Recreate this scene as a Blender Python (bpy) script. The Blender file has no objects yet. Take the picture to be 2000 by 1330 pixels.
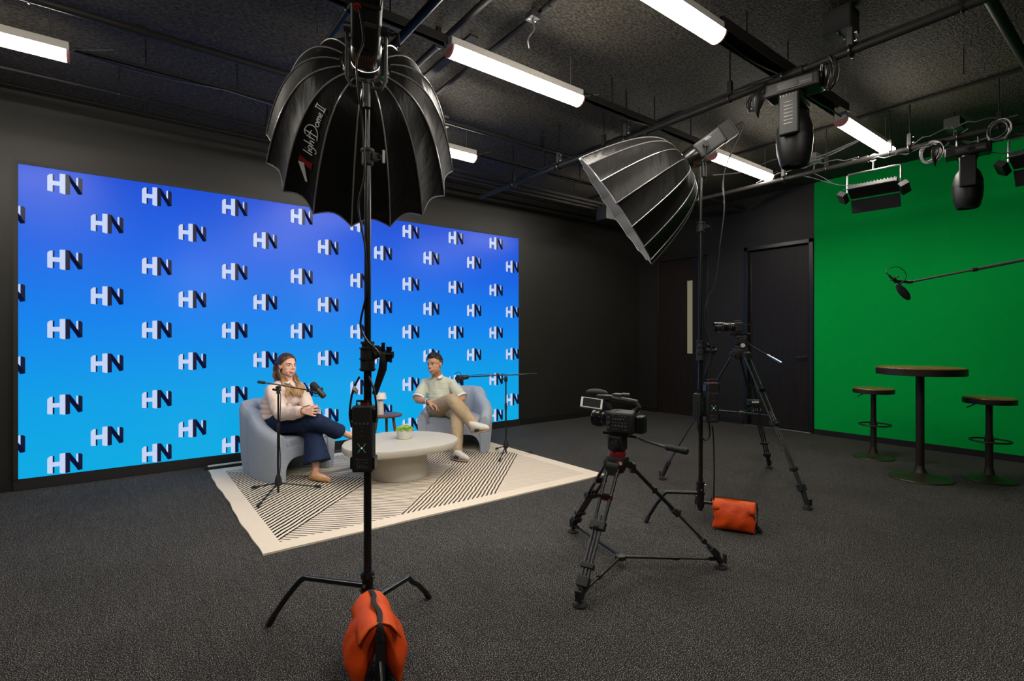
import bpy, bmesh, math, random
import numpy as np
from mathutils import Vector, Matrix, Euler
random.seed(7)
PI = math.pi
sc = bpy.context.scene
COL = sc.collection

# ------------------------------------------------------------------ camera, world, exposure
H0 = 1.3                                   # eye height
FW = Vector((0.6048, 0.7964, 0.0)).normalized()
RT = Vector((FW.y, -FW.x, 0.0))
UP = Vector((0, 0, 1))
cam_d = bpy.data.cameras.new('camera'); cam = bpy.data.objects.new('camera', cam_d); COL.objects.link(cam)
cam.location = (0, 0, H0)
cam.rotation_euler = (PI / 2, 0, -math.atan2(FW.x, FW.y))
cam_d.sensor_width = 36.0; cam_d.lens = 18.0; cam_d.shift_y = -0.002
cam_d.clip_start = 0.05; cam_d.clip_end = 100
sc.camera = cam
world = bpy.data.worlds.new('world'); sc.world = world; world.use_nodes = True
world.node_tree.nodes['Background'].inputs[0].default_value = (0.0, 0.0, 0.0, 1)
world.node_tree.nodes['Background'].inputs[1].default_value = 0.0
sc.view_settings.view_transform = 'Standard'; sc.view_settings.look = 'None'
sc.view_settings.exposure = 0.0; sc.view_settings.gamma = 1.0
sc.view_settings.use_curve_mapping = False
TUBE_LIGHT = 62.0      # emission of the ceiling tubes
DOME_LIGHT = 12.0       # emission of the soft boxes' front cloth

def W(X, d, z):                            # metres right of / ahead of the viewpoint -> world
    p = RT * X + FW * d; return Vector((p.x, p.y, z))
def PX(u, v, d):                           # photo pixel at a given distance
    return W((u - 1000) / 1000 * d, d, H0 + (661 - v) / 1000 * d)
def FL(u, v, z=0.0):                       # photo pixel on a level plane
    d = (H0 - z) / ((v - 661) / 1000.0)
    return W((u - 1000) / 1000 * d, d, z)
def DIR(r, f, z=0.0): return (RT * r + FW * f + UP * z)

# ------------------------------------------------------------------ materials
def s2l(c): return c / 12.92 if c <= 0.04045 else ((c + 0.055) / 1.055) ** 2.4
def rgb(r, g, b): return (s2l(r / 255), s2l(g / 255), s2l(b / 255), 1)
def mat(name, col, rough=0.5, metal=0.0, spec=0.5, emit=None, es=0.0, noise=None, bump=None, sheen=0.0, coat=0.0, trans=0.0):
    m = bpy.data.materials.new(name); m.use_nodes = True
    nt = m.node_tree; b = nt.nodes['Principled BSDF']
    b.inputs['Base Color'].default_value = col
    b.inputs['Roughness'].default_value = rough; b.inputs['Metallic'].default_value = metal
    b.inputs['Specular IOR Level'].default_value = spec
    if coat: b.inputs['Coat Weight'].default_value = coat; b.inputs['Coat Roughness'].default_value = 0.15
    if sheen: b.inputs['Sheen Weight'].default_value = sheen
    if emit: b.inputs['Emission Color'].default_value = emit; b.inputs['Emission Strength'].default_value = es
    if noise or bump:
        tc = nt.nodes.new('ShaderNodeTexCoord')
    if noise:          # (scale, colour2, lo, hi, detail, (sx,sy,sz))
        mp = nt.nodes.new('ShaderNodeMapping'); mp.inputs['Scale'].default_value = noise[5] if len(noise) > 5 else (1, 1, 1)
        nz = nt.nodes.new('ShaderNodeTexNoise'); nz.inputs['Scale'].default_value = noise[0]; nz.inputs['Detail'].default_value = noise[4] if len(noise) > 4 else 3
        rp = nt.nodes.new('ShaderNodeValToRGB'); rp.color_ramp.elements[0].position = noise[2]; rp.color_ramp.elements[1].position = noise[3]
        rp.color_ramp.elements[0].color = col; rp.color_ramp.elements[1].color = noise[1]
        nt.links.new(tc.outputs['Object'], mp.inputs[0]); nt.links.new(mp.outputs[0], nz.inputs['Vector'])
        nt.links.new(nz.outputs[0], rp.inputs[0]); nt.links.new(rp.outputs[0], b.inputs['Base Color'])
    if bump:           # (scale, strength, distance, (sx,sy,sz))
        mp = nt.nodes.new('ShaderNodeMapping'); mp.inputs['Scale'].default_value = bump[3] if len(bump) > 3 else (1, 1, 1)
        nz = nt.nodes.new('ShaderNodeTexNoise'); nz.inputs['Scale'].default_value = bump[0]; nz.inputs['Detail'].default_value = 4
        bp = nt.nodes.new('ShaderNodeBump'); bp.inputs['Strength'].default_value = bump[1]; bp.inputs['Distance'].default_value = bump[2]
        nt.links.new(tc.outputs['Object'], mp.inputs[0]); nt.links.new(mp.outputs[0], nz.inputs['Vector'])
        nt.links.new(nz.outputs[0], bp.inputs['Height']); nt.links.new(bp.outputs[0], b.inputs['Normal'])
    return m

K = {}
K['blk'] = mat('black_metal', (0.006, 0.006, 0.006, 1), 0.28, 0.0, 0.6)
K['blkm'] = mat('black_matt', (0.010, 0.010, 0.010, 1), 0.6, bump=(300, 0.2, 0.001))
K['rub'] = mat('rubber', (0.008, 0.008, 0.008, 1), 0.75)
K['alu'] = mat('aluminium', (0.5, 0.5, 0.5, 1), 0.28, 1.0)
K['chr'] = mat('chrome', (0.75, 0.75, 0.78, 1), 0.15, 1.0)
K['dgrey'] = mat('dark_grey_plastic', (0.018, 0.018, 0.019, 1), 0.45)
K['mgrey'] = mat('mid_grey_plastic', (0.075, 0.075, 0.078, 1), 0.45)
K['stage'] = mat('stage_light_black', (0.006, 0.006, 0.0062, 1), 0.45, 0, 0.35)
K['pipe'] = mat('painted_pipe', (0.014, 0.013, 0.012, 1), 0.48, 0.0, 0.12, bump=(60, 0.1, 0.001))
K['wall'] = mat('black_wall_paint', (0.0135, 0.0125, 0.011, 1), 0.5, 0, 0.36, noise=(1.1, (0.016, 0.015, 0.0135, 1), 0.4, 0.7), bump=(140, 0.12, 0.001))
K['base'] = mat('baseboard_rubber', (0.004, 0.004, 0.004, 1), 0.55)
K['green'] = mat('chroma_green_paint', (0.0, 0.40, 0.060, 1), 0.75, 0, 0.05, bump=(180, 0.1, 0.001))
K['door'] = mat('dark_door_veneer', (0.012, 0.0095, 0.008, 1), 0.42, 0, 0.22, noise=(6, (0.018, 0.014, 0.012, 1), 0.3, 0.7, 4, (1, 6, .4)))
K['frame'] = mat('black_gloss_frame', (0.010, 0.010, 0.009, 1), 0.3, 0, 0.4)
K['glassd'] = mat('door_glass', (0.24, 0.23, 0.15, 1), 0.35, 0, 0.5, emit=(0.24, 0.23, 0.15, 1), es=0.35)  # the pane's lit look is put into its colour and emission
K['red'] = mat('red_plastic', (0.25, 0.01, 0.01, 1), 0.4)
K['white'] = mat('white_print', (0.6, 0.6, 0.6, 1), 0.5)
K['orange'] = mat('orange_nylon', (0.62, 0.060, 0.004, 1), 0.5, 0, 0.3, bump=(14, 0.5, 0.012))
K['orange2'] = mat('bright_orange_nylon', (0.74, 0.090, 0.006, 1), 0.5, 0, 0.3, bump=(26, 0.4, 0.006))
K['skinw'] = mat('light_skin', (0.80, 0.47, 0.35, 1), 0.5, 0, 0.4, noise=(9, (0.76, 0.38, 0.27, 1), 0.4, 0.75))
K['skinm'] = mat('tanned_skin', (0.56, 0.29, 0.17, 1), 0.48, 0, 0.4, noise=(9, (0.42, 0.19, 0.105, 1), 0.4, 0.75))
K['cable'] = mat('black_cable', (0.007, 0.007, 0.007, 1), 0.35)
K['gcable'] = mat('grey_cable', (0.055, 0.055, 0.055, 1), 0.4)

# ------------------------------------------------------------------ mesh builder
class MB:
    def __init__(s): s.v = []; s.f = []; s.m = []
    def _add(s, vs, fs, mi=0):
        o = len(s.v); s.v += [Vector(p) for p in vs]; s.f += [[i + o for i in f] for f in fs]; s.m += [mi] * len(fs); return s
    def box(s, c, sz, R=None, mi=0):
        c = Vector(c); hx, hy, hz = sz[0] / 2, sz[1] / 2, sz[2] / 2
        vs = [Vector((x * hx, y * hy, z * hz)) for x in (-1, 1) for y in (-1, 1) for z in (-1, 1)]
        if R is not None: vs = [R @ v for v in vs]
        return s._add([c + v for v in vs], [[0, 1, 3, 2], [4, 6, 7, 5], [0, 4, 5, 1], [2, 3, 7, 6], [0, 2, 6, 4], [1, 5, 7, 3]], mi)
    def tube(s, pts, r, n=10, mi=0, cap=True, closed=False, flat=None):
        pts = [Vector(p) for p in pts]; N = len(pts)
        if not hasattr(r, '__len__'): r = [r] * N
        vs = []; fs = []; prev = None
        for i, p in enumerate(pts):
            if closed: t = (pts[(i + 1) % N] - pts[i - 1])
            else: t = (pts[min(i + 1, N - 1)] - pts[max(i - 1, 0)])
            if t.length < 1e-9: t = Vector((0, 0, 1))
            t.normalize()
            if prev is None:
                a = Vector((0, 0, 1)) if abs(t.z) < 0.9 else Vector((1, 0, 0))
                x = a.cross(t).normalized()
            else:
                x = prev - t * prev.dot(t)
                x = x.normalized() if x.length > 1e-6 else t.orthogonal().normalized()
            prev = x; y = t.cross(x)
            k = 1.0 if flat is None else flat
            for j in range(n):
                a = 2 * PI * j / n; vs.append(p + x * math.cos(a) * r[i] + y * math.sin(a) * r[i] * k)
        M = N if closed else N - 1
        for i in range(M):
            for j in range(n):
                a = i * n + j; b = i * n + (j + 1) % n; c = ((i + 1) % N) * n + (j + 1) % n; d = ((i + 1) % N) * n + j
                fs.append([a, b, c, d])
        if cap and not closed: fs.append(list(range(n))[::-1]); fs.append([(N - 1) * n + j for j in range(n)])
        return s._add(vs, fs, mi)
    def cyl(s, a, b, r, r2=None, n=16, mi=0): return s.tube([a, b], [r, r if r2 is None else r2], n, mi)
    def lathe(s, prof, o=(0, 0, 0), R=None, n=32, mi=0, cap=True):
        o = Vector(o); vs = []; fs = []
        for (r, z) in prof:
            for j in range(n):
                a = 2 * PI * j / n; p = Vector((r * math.cos(a), r * math.sin(a), z)); vs.append(o + (R @ p if R is not None else p))
        for i in range(len(prof) - 1):
            for j in range(n):
                fs.append([i * n + j, i * n + (j + 1) % n, (i + 1) * n + (j + 1) % n, (i + 1) * n + j])
        if cap:
            if prof[0][0] > 1e-5: fs.append(list(range(n))[::-1])
            if prof[-1][0] > 1e-5: fs.append([(len(prof) - 1) * n + j for j in range(n)])
        return s._add(vs, fs, mi)
    def ell(s, c, rad, R=None, n=16, mi=0):
        if not hasattr(rad, '__len__'): rad = (rad,) * 3
        c = Vector(c); m = n // 2; vs = []; fs = []
        def T(p):
            p = Vector((p[0] * rad[0], p[1] * rad[1], p[2] * rad[2])); return c + (R @ p if R is not None else p)
        vs.append(T((0, 0, 1)))
        for i in range(1, m):
            a = PI * i / m
            for j in range(n):
                b = 2 * PI * j / n; vs.append(T((math.sin(a) * math.cos(b), math.sin(a) * math.sin(b), math.cos(a))))
        vs.append(T((0, 0, -1))); L = len(vs) - 1
        for j in range(n):
            fs.append([0, 1 + j, 1 + (j + 1) % n]); fs.append([L, L - n + (j + 1) % n, L - n + j])
        for i in range(m - 2):
            for j in range(n):
                a = 1 + i * n + j; b = 1 + i * n + (j + 1) % n; fs.append([a, a + n, b + n, b])
        return s._add(vs, fs, mi)
    def prism(s, poly, T, t, mi=0):            # poly in local xy, thickness along local z from 0 to t ; T 4x4
        n = len(poly); vs = [T @ Vector((p[0], p[1], 0)) for p in poly] + [T @ Vector((p[0], p[1], t)) for p in poly]
        fs = [list(range(n))[::-1], list(range(n, 2 * n))] + [[i, (i + 1) % n, n + (i + 1) % n, n + i] for i in range(n)]
        return s._add(vs, fs, mi)
    def limb(s, pts, rad, n=14, steps=5):       # overlapping spheres along a path, for remeshed figures
        pts = [Vector(p) for p in pts]
        for i in range(len(pts) - 1):
            for k in range(steps + 1):
                if i and not k: continue
                t = k / steps; s.ell(pts[i].lerp(pts[i + 1], t), rad[i] * (1 - t) + rad[i + 1] * t, n=n)
            s.tube([pts[i], pts[i + 1]], [rad[i], rad[i + 1]], n)
        return s
    def build(s, name, mats, parent=None, world=False, smooth=40, bevel=0.0, sub=0, remesh=0.0, sm=0, solid=0.0, label=None, disp=None):
        vs = s.v
        if world and parent is not None:
            r = parent
            while r.parent: r = r.parent
            Mi = r.matrix_basis.inverted(); vs = [Mi @ v for v in vs]
        me = bpy.data.meshes.new(name); me.from_pydata([tuple(v) for v in vs], [], s.f)
        if not isinstance(mats, (list, tuple)): mats = [mats]
        for m in mats: me.materials.append(K[m] if isinstance(m, str) else m)
        if len(mats) > 1: me.polygons.foreach_set('material_index', s.m)
        me.update(); bm = bmesh.new(); bm.from_mesh(me); bmesh.ops.recalc_face_normals(bm, faces=bm.faces); bm.to_mesh(me); bm.free()
        if smooth:
            me.polygons.foreach_set('use_smooth', [True] * len(me.polygons))
            if not remesh and not sub: me.set_sharp_from_angle(angle=math.radians(smooth))
        o = bpy.data.objects.new(name, me); COL.objects.link(o)
        if parent is not None: o.parent = parent
        if remesh:
            md = o.modifiers.new('remesh', 'REMESH'); md.mode = 'VOXEL'; md.voxel_size = remesh; md.use_smooth_shade = True
        if sm:
            md = o.modifiers.new('smooth', 'SMOOTH'); md.iterations = sm; md.factor = 0.5
        if disp:
            for i_, (sz_, st_) in enumerate(disp):
                tx = bpy.data.textures.new(name + '_folds', 'CLOUDS'); tx.noise_scale = sz_; tx.noise_depth = 1
                md = o.modifiers.new('folds', 'DISPLACE'); md.texture = tx; md.strength = st_; md.mid_level = 0.5; md.texture_coords = 'LOCAL'
        if solid:
            md = o.modifiers.new('solid', 'SOLIDIFY'); md.thickness = solid; md.offset = 0
        if bevel:
            md = o.modifiers.new('bevel', 'BEVEL'); md.width = bevel; md.segments = 3; md.limit_method = 'ANGLE'; md.angle_limit = math.radians(40)
        if sub:
            md = o.modifiers.new('sub', 'SUBSURF'); md.levels = sub; md.render_levels = sub
        if label: o['label'] = label
        return o

def tag(o, label=None, cat=None, group=None, kind=None):
    if label: o['label'] = label
    if cat: o['category'] = cat
    if group: o['group'] = group
    if kind: o['kind'] = kind
    return o
def thing(name, label, cat, loc=(0, 0, 0), rz=0.0, group=None):
    o = bpy.data.objects.new(name, None); COL.objects.link(o); o.empty_display_size = 0.05
    o.location = loc; o.rotation_euler = (0, 0, rz)
    o.matrix_basis = Matrix.Translation(Vector(loc)) @ Matrix.Rotation(rz, 4, 'Z')
    return tag(o, label, cat, group)
def struct(name, mb, m, **kw):
    o = mb.build(name, m, **kw); o['kind'] = 'structure'; return o
def dup(root, loc, rz, label, group=None):
    def rec(o, par):
        c = o.copy(); COL.objects.link(c)
        if par is not None: c.parent = par
        for ch in o.children: rec(ch, c)
        return c
    r = rec(root, None); r.location = loc; r.rotation_euler = (0, 0, rz)
    r['label'] = label
    if group: r['group'] = group
    return r
def frame(z, xhint=Vector((1, 0, 0))):          # 3x3 with local z along z
    z = z.normalized(); x = xhint - z * xhint.dot(z); x.normalize(); y = z.cross(x)
    return Matrix((x, y, z)).transposed()
def spline(pts, n=8):                           # Catmull-Rom
    pts = [Vector(p) for p in pts]; out = []
    P = [pts[0] * 2 - pts[1]] + pts + [pts[-1] * 2 - pts[-2]]
    for i in range(1, len(P) - 2):
        for k in range(n):
            t = k / n; a, b, c, d = P[i - 1], P[i], P[i + 1], P[i + 2]
            out.append(0.5 * ((2 * b) + (c - a) * t + (2 * a - 5 * b + 4 * c - d) * t * t + (3 * b - a - 3 * c + d) * t ** 3))
    out.append(pts[-1]); return out
def rot2(R, T): M4 = R.to_4x4(); M4.translation = T; return M4
def text_mb(body, size, T, depth=0.0006, mb=None, align='CENTER', mi=0):
    cu = bpy.data.curves.new('txt', 'FONT'); cu.body = body; cu.size = size; cu.extrude = depth; cu.align_x = align; cu.align_y = 'CENTER'; cu.resolution_u = 3
    ob = bpy.data.objects.new('txt', cu); COL.objects.link(ob)
    bpy.context.view_layer.update()
    me = bpy.data.meshes.new_from_object(ob.evaluated_get(bpy.context.evaluated_depsgraph_get()))
    mb = mb or MB()
    mb._add([T @ v.co for v in me.vertices], [list(p.vertices) for p in me.polygons], mi)
    bpy.data.objects.remove(ob); bpy.data.curves.remove(cu); bpy.data.meshes.remove(me)
    return mb

# ------------------------------------------------------------------ room shell
XA, YA, ZC = 7.5, 6.04, 3.417               # right-hand wall, screen wall, ceiling
XL, YB = -3.2, -2.6
# carpet
cm = mat('speckled_carpet', (0.02, 0.02, 0.02, 1), 0.95, 0, 0.1)
nt = cm.node_tree; b = nt.nodes['Principled BSDF']; tc = nt.nodes.new('ShaderNodeTexCoord')
n1 = nt.nodes.new('ShaderNodeTexNoise'); n1.inputs['Scale'].default_value = 230; n1.inputs['Detail'].default_value = 2
r1 = nt.nodes.new('ShaderNodeValToRGB'); e = r1.color_ramp.elements
e[0].position = 0.44; e[0].color = (0.014, 0.013, 0.0125, 1); e[1].position = 0.665; e[1].color = (0.60, 0.58, 0.55, 1)
x = e.new(0.57); x.color = (0.072, 0.068, 0.064, 1)
n2 = nt.nodes.new('ShaderNodeTexNoise'); n2.inputs['Scale'].default_value = 1.6; n2.inputs['Detail'].default_value = 3
mp = nt.nodes.new('ShaderNodeMapping'); mp.inputs['Scale'].default_value = (40, 3, 1)
n3 = nt.nodes.new('ShaderNodeTexNoise'); n3.inputs['Scale'].default_value = 1.0; n3.inputs['Detail'].default_value = 2
mx = nt.nodes.new('ShaderNodeMix'); mx.data_type = 'RGBA'; mx.blend_type = 'MULTIPLY'; mx.inputs[0].default_value = 0.45
mx2 = nt.nodes.new('ShaderNodeMix'); mx2.data_type = 'RGBA'; mx2.blend_type = 'MULTIPLY'; mx2.inputs[0].default_value = 0.45
L = nt.links.new
L(tc.outputs['Object'], n1.inputs['Vector']); L(n1.outputs[0], r1.inputs[0]); L(tc.outputs['Object'], n2.inputs['Vector'])
L(tc.outputs['Object'], mp.inputs[0]); L(mp.outputs[0], n3.inputs['Vector'])
L(r1.outputs[0], mx.inputs[6]); L(n2.outputs[0], mx.inputs[7]); L(mx.outputs[2], mx2.inputs[6]); L(n3.outputs[0], mx2.inputs[7]); L(mx2.outputs[2], b.inputs['Base Color'])
bp = nt.nodes.new('ShaderNodeBump'); bp.inputs['Strength'].default_value = 0.6; bp.inputs['Distance'].default_value = 0.003
L(n1.outputs[0], bp.inputs['Height']); L(bp.outputs[0], b.inputs['Normal'])
struct('floor', MB().box(((XL + XA) / 2, (YB + YA) / 2, -0.05), (XA - XL + .4, YA - YB + .4, 0.1)), cm)
# ceiling: sprayed dark board
ce = mat('sprayed_ceiling', (0.014, 0.0125, 0.010, 1), 0.7, 0, 0.15, noise=(38, (0.10, 0.09, 0.070, 1), 0.36, 0.76, 10, (1, 2.2, 1)), bump=(40, 0.8, 0.008, (1, 2.4, 1)))
struct('ceiling', MB().box(((XL + XA) / 2, (YB + YA) / 2, ZC + 0.05), (XA - XL + .4, YA - YB + .4, 0.1)), ce)
struct('wall_left', MB().box((XL - 0.05, (YB + YA) / 2, ZC / 2), (0.1, YA - YB, ZC)), 'wall')
struct('wall_back', MB().box(((XL + XA) / 2, YB - 0.05, ZC / 2), (XA - XL + .2, 0.1, ZC)), 'wall')
struct('wall_front', MB().box(((XL + XA) / 2, YA + 0.05, ZC / 2), (XA - XL + .2, 0.1, ZC)), 'wall')
# right-hand wall with two door openings
D1 = (4.66, 5.64, 2.66); D2 = (3.075, 4.05, 2.67)
w = MB(); t = 0.12
def wseg(y0, y1, z0, z1): w.box((XA + t / 2, (y0 + y1) / 2, (z0 + z1) / 2), (t, y1 - y0, z1 - z0))
wseg(YB, D2[0], 0, ZC); wseg(D2[0], D2[1], D2[2], ZC); wseg(D2[1], D1[0], 0, ZC); wseg(D1[0], D1[1], D1[2], ZC); wseg(D1[1], YA, 0, ZC)
struct('wall_right', w, 'wall')
struct('wall_right_green', MB().box((XA - 0.003, (YB + 3.062) / 2, (ZC + 0.07) / 2), (0.006, 3.062 - YB, ZC - 0.07)), 'green')
struct('trim_1', MB().box((XA + .11, (D2[0] + D1[1]) / 2, 1.35), (0.02, 2.7, 2.75)), 'wall')
# baseboards
struct('baseboard_front', MB().box(((XL + XA) / 2, YA - 0.006, 0.045), (XA - XL, 0.012, 0.09)), 'base')
w = MB()
for a, c in ((YB, 3.06), (4.06, 4.65), (5.65, YA)): w.box((XA - 0.008, (a + c) / 2, 0.036), (0.016, c - a, 0.072))
struct('baseboard_right', w, 'base')
# doors
for k, (y0, y1, zt) in enumerate((D2, D1)):
    fr = MB(); fw = 0.055 if k == 0 else 0.02; pr = 0.02 if k == 0 else 0.004
    for yy in (y0, y1): fr.box((XA + .03, yy + (fw / 2 if yy == y0 else -fw / 2), zt / 2), (0.06 + 2 * pr, fw, zt))
    fr.box((XA + .03, (y0 + y1) / 2, zt - fw / 2), (0.06 + 2 * pr, y1 - y0, fw))
    if k == 0:
        for yy in (y0 + fw, y1 - fw): fr.box((XA + 0.07, yy + (.012 if yy < 3.5 else -.012), zt / 2), (0.03, 0.024, zt - .1))
    d = thing('door_%d' % (k + 1), 'dark veneer door beside the green wall' if k == 0 else 'dark door with a narrow vision panel in the corner', 'door', (XA, (y0 + y1) / 2, 0))
    d['kind'] = 'structure'
    fr.build('door_frame', 'frame', d, world=True, bevel=0.003)
    ya, yb = y0 + fw + .004, y1 - fw - .004; xd = XA + (0.085 if k == 0 else 0.02)
    lf = MB().box((xd, (ya + yb) / 2, (zt - fw) / 2 + .002), (0.045, yb - ya, zt - fw - 0.02))
    leaf = lf.build('door_leaf', 'door', d, world=True, bevel=0.002)
    if k == 0:
        h = MB(); h.cyl((xd - .022, ya + .07, 1.04), (xd - .034, ya + .07, 1.04), 0.03); h.cyl((xd - .03, ya + .07, 1.04), (xd - .075, ya + .07, 1.04), 0.011)
        h.tube([(xd - .07, ya + .07, 1.04), (xd - .075, ya + .11, 1.04), (xd - .07, ya + .18, 1.035)], 0.010)
        h.build('door_handle', K['alu'] if False else 'dgrey', leaf, world=True, label='dark lever handle')
    else:
        g = MB().box((xd - .024, 4.985, 1.655), (0.006, 0.095, 1.21)); g.build('vision_panel', 'glassd', leaf, world=True, label='narrow pale glass vision panel')
        h = MB(); h.cyl((xd - .02, ya + .06, 1.04), (xd - .07, ya + .06, 1.04), 0.012); h.tube([(xd - .07, ya + .06, 1.04), (xd - .07, ya + .17, 1.035)], 0.010)
        h.build('door_handle', 'dgrey', leaf, world=True)
    th = MB().box((XA - .005, (y0 + y1) / 2, 0.006), (0.05, y1 - y0 - .04, 0.012)); th.build('threshold', 'alu', d, world=True, bevel=0.002)  # bright metal strip on the floor across each door

# ------------------------------------------------------------------ LED wall
SX0, SX1, SZ0, SZ1 = -0.7105, 4.684, 0.102, 2.786
scr = thing('video_wall', 'large blue video wall with repeating HN logos', 'screen', ((SX0 + SX1) / 2, YA, SZ0))
def emis(name, col, k, rough=0.28, gloss=0.12):
    return mat(name, (0.01, 0.01, 0.012, 1), rough, 0, gloss, emit=col, es=k)
em = emis('screen_blue', (0, .2, .8, 1), 1.0)
nt = em.node_tree; b = nt.nodes['Principled BSDF']; tc = nt.nodes.new('ShaderNodeTexCoord'); sp = nt.nodes.new('ShaderNodeSeparateXYZ')
mr = nt.nodes.new('ShaderNodeMapRange'); mr.inputs[1].default_value = 0; mr.inputs[2].default_value = SZ1 - SZ0
rp = nt.nodes.new('ShaderNodeValToRGB'); e = rp.color_ramp.elements
e[0].position = 0; e[0].color = rgb(0, 170, 226); e[1].position = 1; e[1].color = rgb(8, 76, 214)
for p, c in ((0.25, rgb(0, 158, 230)), (0.5, rgb(0, 130, 236)), (0.75, rgb(0, 98, 228))): q = e.new(p); q.color = c
nt.links.new(tc.outputs['Object'], sp.inputs[0]); nt.links.new(sp.outputs[2], mr.inputs[0]); nt.links.new(mr.outputs[0], rp.inputs[0]); nt.links.new(rp.outputs[0], b.inputs['Emission Color'])
eh = emis('screen_logo_pale', rgb(196, 210, 244), 1.0)
en = emis('screen_logo_navy', rgb(8, 18, 52), 1.0)
bz = MB(); bw = 0.03
bz.box(((SX0 + SX1) / 2, YA - .02, SZ1 + bw / 2), (SX1 - SX0 + 2 * bw, 0.04, bw)); bz.box((SX0 - bw / 2, YA - .02, (SZ0 + SZ1) / 2), (bw, 0.04, SZ1 - SZ0)); bz.box((SX1 + bw / 2, YA - .02, (SZ0 + SZ1) / 2), (bw, 0.04, SZ1 - SZ0))
bz.box(((SX0 + SX1) / 2, YA - .015, SZ0 / 2 + .003), (SX1 - SX0 + 2 * bw, 0.03, SZ0))
bz.build('bezel', 'blkm', scr, world=True)
dsp = MB(); yf = YA - 0.035
dsp.box(((SX0 + SX1) / 2, YA - .0175, (SZ0 + SZ1) / 2), (SX1 - SX0, 0.035, SZ1 - SZ0), mi=0)
HNP = [(1, [(0, .08), (.15, .05), (.15, .92), (.07, .91), (0, .80)]), (2, [(.15, .05), (.2, .07), (.2, .90), (.15, .92)]), (1, [(.15, .38), (.345, .38), (.345, .60), (.15, .60)]),
       (1, [(.345, .04), (.46, .0), (.505, .0), (.505, 1.0), (.46, 1.0), (.345, .99)]), (2, [(.505, .0), (.64, .02), (.64, .62), (.64, .99), (.505, 1.0)]),
       (2, [(.60, .99), (.64, .66), (.87, .06), (1.0, .10), (.88, .42)]), (2, [(.64, .99), (.64, .60), (.88, .07), (.88, .45)]), (2, [(.88, .07), (1.0, .11), (1.0, .84), (.96, .90), (.88, .92)]), (1, [(.815, .90), (.87, .92), (.87, .46), (.815, .57)])]
def clipx(poly, xmin, xmax):
    for (lim, sgn) in ((xmin, 1), (xmax, -1)):
        out = []
        for i in range(len(poly)):
            a = poly[i - 1]; c = poly[i]; ia = (a[0] - lim) * sgn >= 0; ic = (c[0] - lim) * sgn >= 0
            if ia != ic:
                t_ = (lim - a[0]) / (c[0] - a[0]); out.append((lim, a[1] + t_ * (c[1] - a[1])))
            if ic: out.append(c)
        poly = out
        if len(poly) < 3: return []
    return poly
def logo(cx, cz, w_=0.236, h_=0.178):
    for mi, poly in HNP:
        P = clipx([(cx - w_ / 2 + p[0] * w_, cz - h_ / 2 + p[1] * h_) for p in poly], SX0, SX1)
        if len(P) > 2: dsp._add([(p[0], yf - (0.0012 if mi == 2 else 0.0018), p[1]) for p in P], [list(range(len(P)))], mi)
for k in range(8):
    for z in (2.665, 1.995, 1.383, .715, .197): logo(-.409 + .669 * k, z)
for k in range(-1, 8):
    for z in (2.355, 1.69, 1.073, .402): logo(-.116 + .669 * k, z)
dsp.build('display', [em, eh, en], scr, world=True, smooth=0)
# ------------------------------------------------------------------ ceiling tubes
K['tubeon'] = mat('lit_diffuser', (0.9, 0.9, 0.9, 1), 0.4, emit=(1.0, 0.93, 0.82, 1), es=TUBE_LIGHT)
K['tubehouse'] = mat('white_fixture_housing', (0.42, 0.40, 0.37, 1), 0.45)
K['tubecap'] = mat('pink_tube_end', (0.42, 0.16, 0.14, 1), 0.5)
ZF = 3.07
def tube_light(loc, label):
    t = thing('tube_light', label, 'light', loc, 0, 'ceiling tube lights')
    Lh = 0.575
    h = MB().box((0, 0, 0.085), (2 * Lh, 0.085, 0.055)); h.box((0, 0, 0.058), (2 * Lh, 0.11, 0.008))
    h.build('housing', 'tubehouse', t, bevel=0.004)
    prof = [(0.056 * math.cos(a), 0.056 * math.sin(a)) for a in [-PI * k / 12 for k in range(13)]]
    T = Matrix(((0, 0, 1, -Lh + .014), (1, 0, 0, 0), (0, 1, 0, 0.054), (0, 0, 0, 1)))
    MB().prism(prof, T, 2 * Lh - .028).build('diffuser', 'tubeon', t)
    for sx in (-1, 1):
        T2 = Matrix(((0, 0, 1, sx * Lh - (0 if sx < 0 else .012)), (1, 0, 0, 0), (0, 1, 0, 0.054), (0, 0, 0, 1)))
        MB().prism([(p[0] * 1.04, p[1] * 1.04) for p in prof], T2, 0.012).build('end_cap', 'tubecap', t, label='pinkish end cap')
        w = MB(); w.cyl((sx * .48, 0, .11), (sx * .48, 0, ZC - ZF), 0.0018, n=6); w.build('hanging_wire', 'alu', t)
    c = MB(); c.tube(spline([(Lh, .01, .085), (Lh + .05, .02, .08), (Lh + .1, .0, .11), (Lh + .22, .01, .16)], 6), 0.0035, 6)
    c.tube(spline([(Lh, -.01, .085), (Lh + .06, -.02, .09), (Lh + .14, .01, .13)], 6), 0.003, 6)
    c.build('wire', 'gcable', t)
    return t
fx = [((-.85, 4.33), 'lit white tube light at the left edge, above the video wall'),
      ((2.20, 2.80), 'lit white tube light beside the front soft box, fully in view'),
      ((2.27, 1.70), 'lit white tube light cut off by the top edge of the photo'),
      ((2.24, 4.33), 'short visible end of a lit tube light behind the front soft box'),
      ((5.22, 2.84), 'lit white tube light behind the far soft box\'s lamp'),
      ((5.33, 1.74), 'lit white tube light between the two hanging moving heads'),
      ((5.28, 4.33), 'lit tube light hidden above the far soft box')]
t0 = tube_light((fx[0][0][0], fx[0][0][1], ZF), fx[0][1])
for (p, lb) in fx[1:]: dup(t0, (p[0], p[1], ZF), 0, lb)
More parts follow.
